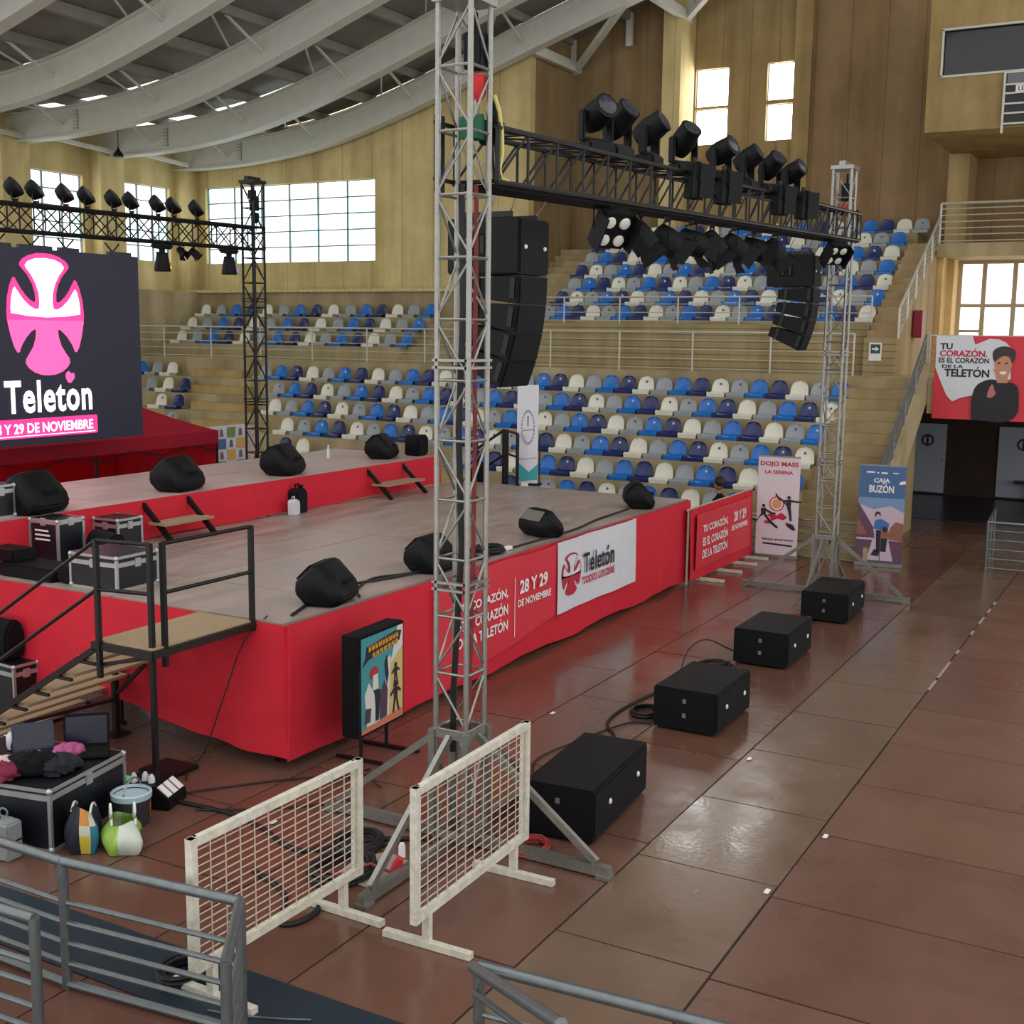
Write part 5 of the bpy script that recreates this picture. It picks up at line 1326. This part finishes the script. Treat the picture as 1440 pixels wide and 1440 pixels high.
laptop('smaller laptop with dark blue lid open among the jackets', on_case(.60,.62), 2.55, .36, .25, .35, M_lap)
laptop('larger black laptop standing open at the case corner', on_case(.82,.25), 2.35, .40, .30, .15, M_matte)
def garment(label, c, r, m, seed, name='jacket'):
    random.seed(seed); b = B(); M = Matrix.Rotation(random.random()*3,3,'Z')
    b.ell(c, r, 22, 12, M, .34); b.ell((c[0]+r[0]*.6,c[1]-r[1]*.3,c[2]-.01),(r[0]*.5,r[1]*.6,r[2]*.7),16,9,M,.3)
    z0 = ZT-.0
    b.v = [(x,y,max(z,z0)) for x,y,z in b.v]
    return tag(b.build(name, m, angle=60), label, 'clothing')
garment('pink garment heaped in front of the larger laptop', on_case(.66,.36,.05), (.20,.10,.07), mat('pink_cloth',(176,84,132),.85,0,.2,20), 1)
garment('plum jacket heaped at the frame edge on the big case', on_case(.14,1.0,.05), (.22,.26,.10), mat('plum_cloth',(128,72,98),.85,0,.25,18), 2)
garment('black jacket heaped at the middle of the big case', on_case(.30,.40,.05), (.17,.24,.12), M_matte, 3)
garment('dark jacket near the front corner of the big case', on_case(.40,.22,.04), (.20,.15,.09), mat('dark_blue_cloth',(24,24,38),.9), 4)
garment('crimson garment hanging over the front edge of the big case', on_case(.10,.55,.04), (.15,.20,.08), mat('crimson_cloth',(122,26,56),.85,0,.2,18), 5)
garment('cream shoe and cloth on the big case beside the crimson garment', on_case(.22,.62,.07), (.10,.14,.06), mat('cream_cloth',(206,180,176),.85), 6, 'folded_cloth')
garment('white paper scrap between the black jacket and laptop', on_case(.46,.52,.07), (.06,.09,.04), M_print, 8, 'paper')
b = B(); q = on_case(.72,.95); b.lathe([(.06,0),(.07,.04),(.07,.12),(.05,.15)], q, 12); b.m = 1; b.lathe([(.03,0),(.035,.06),(.02,.11)], (q[0]-.06,q[1]-.08,q[2]), 10)
tag(b.build('headphones', [M_whiteb, M_black]), 'white and black headphones behind the smaller laptop', 'headphones')
# silver case, bags, bucket, stage box
sc_ = thing('aluminium_case', 'silver aluminium briefcase standing in front of the big flight case', 'case', (6.28,8.22,0), .08)
b = B(); b.box(0,.17,0,.52,.0,.33); b.build('shell', mat('brushed_silver',(168,172,172),.35,.5,.08,10), sc_, bevel=.02, local=True)
b = B(); b.box(-.004,.174,-.004,.524,.16,.175); b.build('seam', M_blackm, sc_, smooth=False, local=True)
b = B(); b.path([(.085,.18,.33),(.085,.19,.37),(.085,.33,.37),(.085,.34,.33)],.014,6); b.build('handle', M_black, sc_, local=True)
for y in (.08,.40):
    b = B(); b.box(.03,.14,y,y+.05,.325,.34); b.build('latch', M_extr, sc_, smooth=False, local=True)
def carrier(label, loc, rz, w, d, h, mats, seed, nm='carrier_bag', handle=None, paint=None):
    root = thing(nm, label, 'bag', loc, rz); rn = random.Random(seed); b = B(); n = 22; m_ = 9; vs = []; fs = []
    ph = [rn.random()*6 for _ in range(4)]
    for j in range(m_+1):
        v = j/m_
        for i in range(n):
            a = 2*PI*i/n; k = (1+.10*math.sin(3*a+ph[0]+2*v)+.07*math.sin(5*a+ph[1]-3*v))*(.86+.2*math.sin(PI*min(1,v*1.1))-.25*v*v)
            ca, sa = math.cos(a), math.sin(a); sg = lambda q: math.copysign(abs(q)**.7, q)
            vs.append((w/2*k*sg(ca), d/2*k*sg(sa), h*v*(1+.10*math.sin(2*a+ph[2])*v)))
    for j in range(m_):
        for i in range(n):
            b.m = paint(i/n, j/m_) if paint else 0
            b.add([], []); fs = (j*n+i,j*n+(i+1)%n,(j+1)*n+(i+1)%n,(j+1)*n+i); b.f.append(fs); b.mi.append(b.m)
    b.v = vs; b.f.append(tuple(range(n-1,-1,-1))); b.mi.append(0)
    b.build('body', mats, root, angle=50, local=True)
    if handle:
        for s in (-1,1):
            b = B(); pts = [(s*.02-.09+.18*t/10, s*d*.3, h*.93+handle*math.sin(PI*t/10)) for t in range(11)]; b.path(pts,.011,6); b.build('handle', mats[-1], root, local=True)
    return root
carrier('dark printed shopping bag with yellow, orange and blue panels', (6.82,7.93,0), .6, .34, .27, .38, [mat('bag_dark',(24,32,44),.5),mat('bag_blue',(36,112,138),.5),mat('bag_yellow',(206,186,70),.5),mat('bag_orange',(208,140,60),.5),mat('bag_pale',(206,204,190),.5)], 4, handle=.05,
        paint=lambda a,v: (2 if v < .35 else 3 if v > .65 else 4) if .46 < a < .58 else (1 if .58 <= a < .72 and v < .6 else 4 if .58 <= a < .66 else 0))
carrier('green and white plastic carrier bag with white handles', (7.00,7.66,0), .9, .46, .32, .25, [mat('bag_green',(160,196,92),.4,0,.15,8),mat('bag_white',(206,214,200),.4,0,.08,8),mat('bag_leaf',(44,110,44),.4),mat('bag_handle',(226,228,222),.4)], 9, handle=.16,
        paint=lambda a,v: 1 if a < .02 or .42 < a < .62 or (.62 <= a < .72 and v > .5) else (2 if .62 <= a < .74 and v < .45 else 0))
bk = thing('bucket', 'open dark bucket with pale liner and orange print behind the carrier bags', 'bucket', (7.40,7.98,0), .4)
b = B(); b.lathe([(.14,0),(.16,.14),(.17,.28),(.16,.28),(.15,.14),(.13,.02)], (0,0,0), 20); b.build('body', mat('bucket_dark',(46,48,54),.5,0,.5,6), bk, local=True)
b = B(); b.lathe([(.178,.25),(.182,.30),(.165,.31),(.155,.24)], (0,0,0), 20); b.build('liner', mat('pale_liner',(176,196,204),.5), bk, local=True)
b = B(); b.path([(-.17*math.cos(t*PI/10),-.02*t/10,.29+.13*math.sin(t*PI/10)) for t in range(11)],.008,6); b.build('handle', M_alu, bk, local=True)
b = B(); b.prism(circ(0,0,.07,12,.09), lambda u,v,w:((.158+w)*math.cos(-1.1+u*5),(.158+w)*math.sin(-1.1+u*5),.13+v), .004,.01); b.build('print', mat('orange_print',(200,84,50),.6), bk, local=True)
sx = thing('stage_box', 'black wedge power box with white sockets beside the stair post', 'power box', (7.60,8.42,0), -1.26)
b = B(); b.prism([(0,0),(.55,0),(.55,.10),(.40,.22),(0,.20)], lambda u,v,w:(u,w,v), 0,.36); b.build('housing', M_black, sx, bevel=.01, local=True)
b = B()
for k in range(3): b.prism([(.42,.206),(.53,.118),(.536,.126),(.426,.214)], lambda u,v,w:(u,w,v), .03+.11*k,.11+.11*k)
b.build('label_strip', M_print, sx, smooth=False, local=True)
b = B()
for k in range(3): b.lathe([(.035,0),(.03,.06),(.012,.09)], (.14+.09*k,.12+.05*(k % 2),.205), 10)
b.build('plug', M_whiteb, sx, local=True)
b = B(); b.box(.0,.07,.10,.24,.2,.212); b.build('indicator', mat('green_led',(70,190,110),.5,emit=.4), sx, smooth=False, local=True)

# ================================================================= CABLES
def cable(label, pts, r=.012, m=M_rubber, n=6, name='cable'):
    P = [Vector(p) for p in pts]; out = []
    for i in range(len(P)-1):
        p0, p1, p2, p3 = P[max(0,i-1)], P[i], P[i+1], P[min(len(P)-1,i+2)]
        for k in range(n):
            t = k/n; out.append(.5*((2*p1)+(p2-p0)*t+(2*p0-5*p1+4*p2-p3)*t*t+(3*p1-p0-3*p2+p3)*t**3))
    out.append(P[-1]); b = B(); b.path(out, r, 6); return tag(b.build(name, m), label, 'cable')
def coil(label, c, r, turns, m=M_rubber, rc=.010, seed=1):
    rn = random.Random(seed); pts = []
    for k in range(turns*14): a = 2*PI*k/14; rr_ = r*(1+.12*math.sin(a*.37+seed)+.05*rn.random()); pts.append((c[0]+rr_*math.cos(a),c[1]+rr_*math.sin(a)*.8,c[2]+rc+.012*(k//14)))
    b = B(); b.path(pts, rc, 5); return tag(b.build('cable_coil', m), label, 'cable')
cable('long black cable joining the near subwoofer to the second one', [(10.2,4.95,.02),(10.9,5.35,.015),(11.7,5.2,.015),(12.2,5.5,.015),(12.9,5.55,.015),(13.8,5.45,.015),(14.6,5.3,.015),(15.4,5.15,.03)], .016)
cable('thin black cable on the floor along the subwoofers', [(9.8,5.0,.012),(10.6,5.6,.012),(11.5,5.5,.012),(12.3,5.3,.012),(12.45,5.05,.012)], .010)
cable('black cable arching up behind the third subwoofer', [(13.6,5.3,.012),(14.3,5.45,.05),(14.6,5.45,.32),(15.0,5.35,.40),(15.4,5.15,.2),(15.6,5.05,.1)], .010)
coil('coil of black cable beside the second subwoofer', (12.75,5.25,0), .20, 5, M_rubber, .014, 2)
coil('loose black cable coil beside the third subwoofer', (15.1,5.25,0), .26, 4, M_rubber, .012, 3)
M_rcab = mat('red_flex',(150,50,44),.5)
coil('red cable coil beside the farthest subwoofer', (18.3,5.05,0), .24, 5, M_rcab, .016, 4)
coil('red cable coil between the mesh barrier and nearest subwoofer', (8.72,4.62,.0), .17, 5, M_rcab, .014, 5)
cable('black cable lying along the front of the stage deck', [(9.5,7.85,1.515),(10.8,8.3,1.515),(11.4,8.15,1.515),(12.2,7.95,1.53),(13.2,7.9,1.515),(14.3,7.88,1.515),(16,7.85,1.515),(17.2,8.0,1.515),(18.3,7.95,1.55)], .018)
cable('second black cable curling on the stage near the front monitor', [(10.6,7.8,1.515),(10.9,8.05,1.515),(11.5,8.25,1.515),(12.0,8.05,1.515),(12.6,7.9,1.515)], .014)
for i, (x, s) in enumerate(((12.9,6),(13.35,7),(13.75,8))): coil(('first','second','third')[i]+' tangled black cable heap on the stage behind the red banner', (x,7.98,1.5), .20, 6, M_rubber, .02, s)
b = B(); b.box(14.0,14.18,7.86,7.94,1.5,1.545); tag(b.build('power_strip', M_print, bevel=.008), 'small white power strip on the stage beside the cable heap', 'power strip')
cable('black cable drooping down the stage end cloth to the floor', [(9.3,8.0,1.53),(9.05,8.1,1.3),(8.95,8.3,.7),(8.85,8.5,.1),(8.75,8.6,.02),(8.4,8.3,.012)], .008)
cable('black cable across the floor from the power box toward the tower', [(7.95,8.0,.02),(8.0,7.4,.012),(7.9,6.9,.012),(7.7,6.3,.012),(8.2,5.9,.012),(8.5,5.4,.02)], .020)
cable('thick black cable loop on the floor before the stage corner', [(8.1,8.1,.02),(8.9,7.5,.012),(9.3,7.0,.012),(8.9,6.6,.012),(8.3,7.1,.012),(7.9,7.7,.012)], .010)
cable('black cable winding under the mesh barrier', [(7.2,6.4,.014),(7.0,5.9,.014),(6.6,5.6,.014),(6.9,5.5,.014),(7.6,5.9,.014),(8.3,5.7,.014)], .022)
coil('black cable pile on the floor behind the mesh barriers', (7.55,5.75,0), .28, 6, M_rubber, .02, 12)
coil('second black cable pile near the foot of the near tower', (8.05,5.95,0), .22, 5, M_rubber, .018, 13)
coil('black cable loop on the teal floor strip', (5.70,5.7,.006), .17, 6, M_rubber, .016, 14)
cable('thin pale cable on the teal floor strip near the railing post', [(5.45,5.25,.018),(5.5,5.05,.018),(5.6,4.8,.018),(5.7,4.6,.018)], .006, M_galv)
b = B(); b.box(8.35,8.75,8.45,8.9,0,.035); tag(b.build('base_plate', M_blackm, bevel=.01), 'flat black base plate on the floor at the stair post', 'plate')
b = B(); b.prism([(-.3,-.2),(.25,-.26),(.34,.1),(.1,.26),(-.26,.2)], lambda u,v,w:(7.72+u,5.55+v,w), .002,.012); tag(b.build('plastic_sheet', mat('pale_sheet',(160,140,136),.5), smooth=False), 'crumpled pale sheet on the floor behind the mesh barriers', 'sheet')
pd = wthing('cable_connector', 'red and white power connectors on the floor beside the tower foot', 'connector', (7.72,5.35,0))
b = B(); b.lathe([(.035,0),(.04,.08),(.03,.14)], (7.72,5.35,.05), 10, Matrix.Rotation(.5,3,'X')); b.build('red_plug', M_bagr, pd)
b = B(); b.lathe([(.03,0),(.03,.09),(.02,.12)], (7.76,5.3,.16), 10); b.build('white_plug', M_print, pd)
b = B(); b.path([(7.72,5.35,.02),(7.6,5.5,.12),(7.5,5.7,.02),(7.45,5.95,.015)],.012,6); b.build('lead', M_rcab, pd)
for i, (x, y) in enumerate(((8.05,6.9),(6.7,6.3),(12.2,6.2),(10.32,2.5),(11.9,3.72),(9.0,2.62))):
    b = B(); b.box(x-.04,x+.04,y-.02,y+.02,.004,.016); tag(b.build('paper_scrap', M_print, bevel=.004), ('small white paper scrap on the floor near the black cables','pale scrap on the floor beyond the grey railing','pale scrap on the red boards near the second subwoofer','pale scrap on the floor board joint at lower right','white scrap on the joint beside the second subwoofer','pale scrap at a board corner in the foreground')[i], 'litter')

# ================================================================= PERSON BEHIND THE BARRIER
def person(label, loc, rz, s=1.):
    root = thing('person', label, 'person', loc, rz)
    me = bpy.data.meshes.new('body')
    J = [(0,0,.52),(0,.02,.75),(0,.03,.98),(0,.0,1.12),(0,-.02,1.22),(.17,.02,1.03),(.24,-.06,.78),(.14,-.26,.66),(-.17,.02,1.03),(-.24,-.06,.78),(-.14,-.26,.66),(.10,-.02,.48),(.13,-.44,.50),(.13,-.46,.06),(-.10,-.02,.48),(-.13,-.44,.50),(-.13,-.46,.06),(.13,-.60,.03),(-.13,-.60,.03)]
    E_ = [(0,1),(1,2),(2,3),(3,4),(2,5),(5,6),(6,7),(2,8),(8,9),(9,10),(0,11),(11,12),(12,13),(0,14),(14,15),(15,16),(13,17),(16,18)]
    rad = [.15,.14,.15,.055,.05,.07,.05,.035,.07,.05,.035,.10,.075,.05,.10,.075,.05,.04,.04]
    me.from_pydata(J, E_, []); ob = bpy.data.objects.new('body', me); COL.objects.link(ob)
    md = ob.modifiers.new('skin','SKIN')
    for i, v in enumerate(me.skin_vertices[0].data): v.radius = (rad[i],rad[i]*.85); v.use_root = i == 0
    ob.modifiers.new('sub','SUBSURF').levels = 1
    dg = bpy.context.evaluated_depsgraph_get(); m2 = bpy.data.meshes.new_from_object(ob.evaluated_get(dg)); bpy.data.objects.remove(ob)
    bm = bmesh.new(); bm.from_mesh(m2)
    hm = bmesh.ops.create_uvsphere(bm, u_segments=16, v_segments=12, radius=.1)
    for v in hm['verts']: v.co = Vector((v.co.x*.85, v.co.y*1.0-.03, v.co.z*1.25+1.33))
    bm.to_mesh(m2); bm.free(); m2.materials.clear(); m2.materials.append(M_matte)
    m2.materials.append(M_skin)
    for p in m2.polygons:
        p.use_smooth = True
        if p.center.z > 1.15: p.material_index = 1
    o = bpy.data.objects.new('body', m2); COL.objects.link(o); o.parent = root
    b = B(); b.ell((0,.0,1.37),(.10,.115,.12),16,10); b.v = [(x,y,max(z,1.30+.5*max(0,-y))) for x,y,z in b.v]; b.build('hair', M_hair, root, local=True)
    b = B(); b.ell((.03,-.128,1.34),(.014,.008,.01),8,6); b.ell((-.03,-.128,1.34),(.014,.008,.01),8,6); b.ell((0,-.135,1.31),(.012,.02,.022),8,6); b.ell((0,-.125,1.27),(.028,.01,.008),8,6); b.build('face', mat('face_detail',(70,40,34),.6), root, local=True)
    b = B(); b.box(-.2,.2,-.1,.3,.38,.42)
    for x in (-.18,.18):
        for y in (-.08,.28): b.bar((x,y,0),(x,y,.4 if y < 0 else .8),.03)
    b.box(-.2,.2,.27,.29,.55,.8)
    c = thing('chair', 'dark chair under the seated person behind the red barrier', 'chair', loc, rz); b.build('frame', M_blackm, c, smooth=False, local=True)
person('seated person dressed in black with dark hair behind the red barrier', (22.75,7.95,.18), 2.9)
b = B(); b.lathe([(.16,0),(.2,.1),(.2,.4),(.14,.62),(.1,.66)], (21.0,12.5,1.18), 14); b.ell((21.0,12.5,1.93),(.1,.1,.12))
tag(b.build('covered_gear', M_matte), 'black covered equipment behind the far stage corner, beside the guardrail', 'equipment')
# small things on the far walls
sg = wthing('exit_sign', 'small green and white arrow sign on the concrete by the stairs', 'sign', (30.2,6.73,3.86))
b = B(); b.box(30.15,30.18,6.58,6.88,3.86,4.30); b.build('plate', M_print, sg, smooth=False)
F = frame((30.148,6.88,3.86),(0,-1,0),(0,0,1)); b = B(); b.flat([(.04,.18),(.27,.18),(.27,.40),(.04,.40)], F, .002); b.m = 1; b.flat([(.07,.27),(.16,.27),(.16,.23),(.24,.29),(.16,.35),(.16,.31),(.07,.31)], F, .004); b.flat([(.06,.06),(.25,.06),(.25,.09),(.06,.09)], F, .001)
b.build('arrow', [mat('sign_green',(22,88,84),.6), M_print], sg, smooth=False)
b = B(); b.box(30.19,30.32,6.25,7.02,3.5,4.42); struct('wall_sign', b, M_concB, smooth=False)
b = B(); b.box(32.0,32.4,6.02,6.24,4.43,5.12); tag(b.build('fire_cabinet', mat('deep_red',(136,22,44),.5), bevel=.01), 'deep red cabinet under the upper stairs', 'cabinet')
# bright plinth and wall lit from the entrance
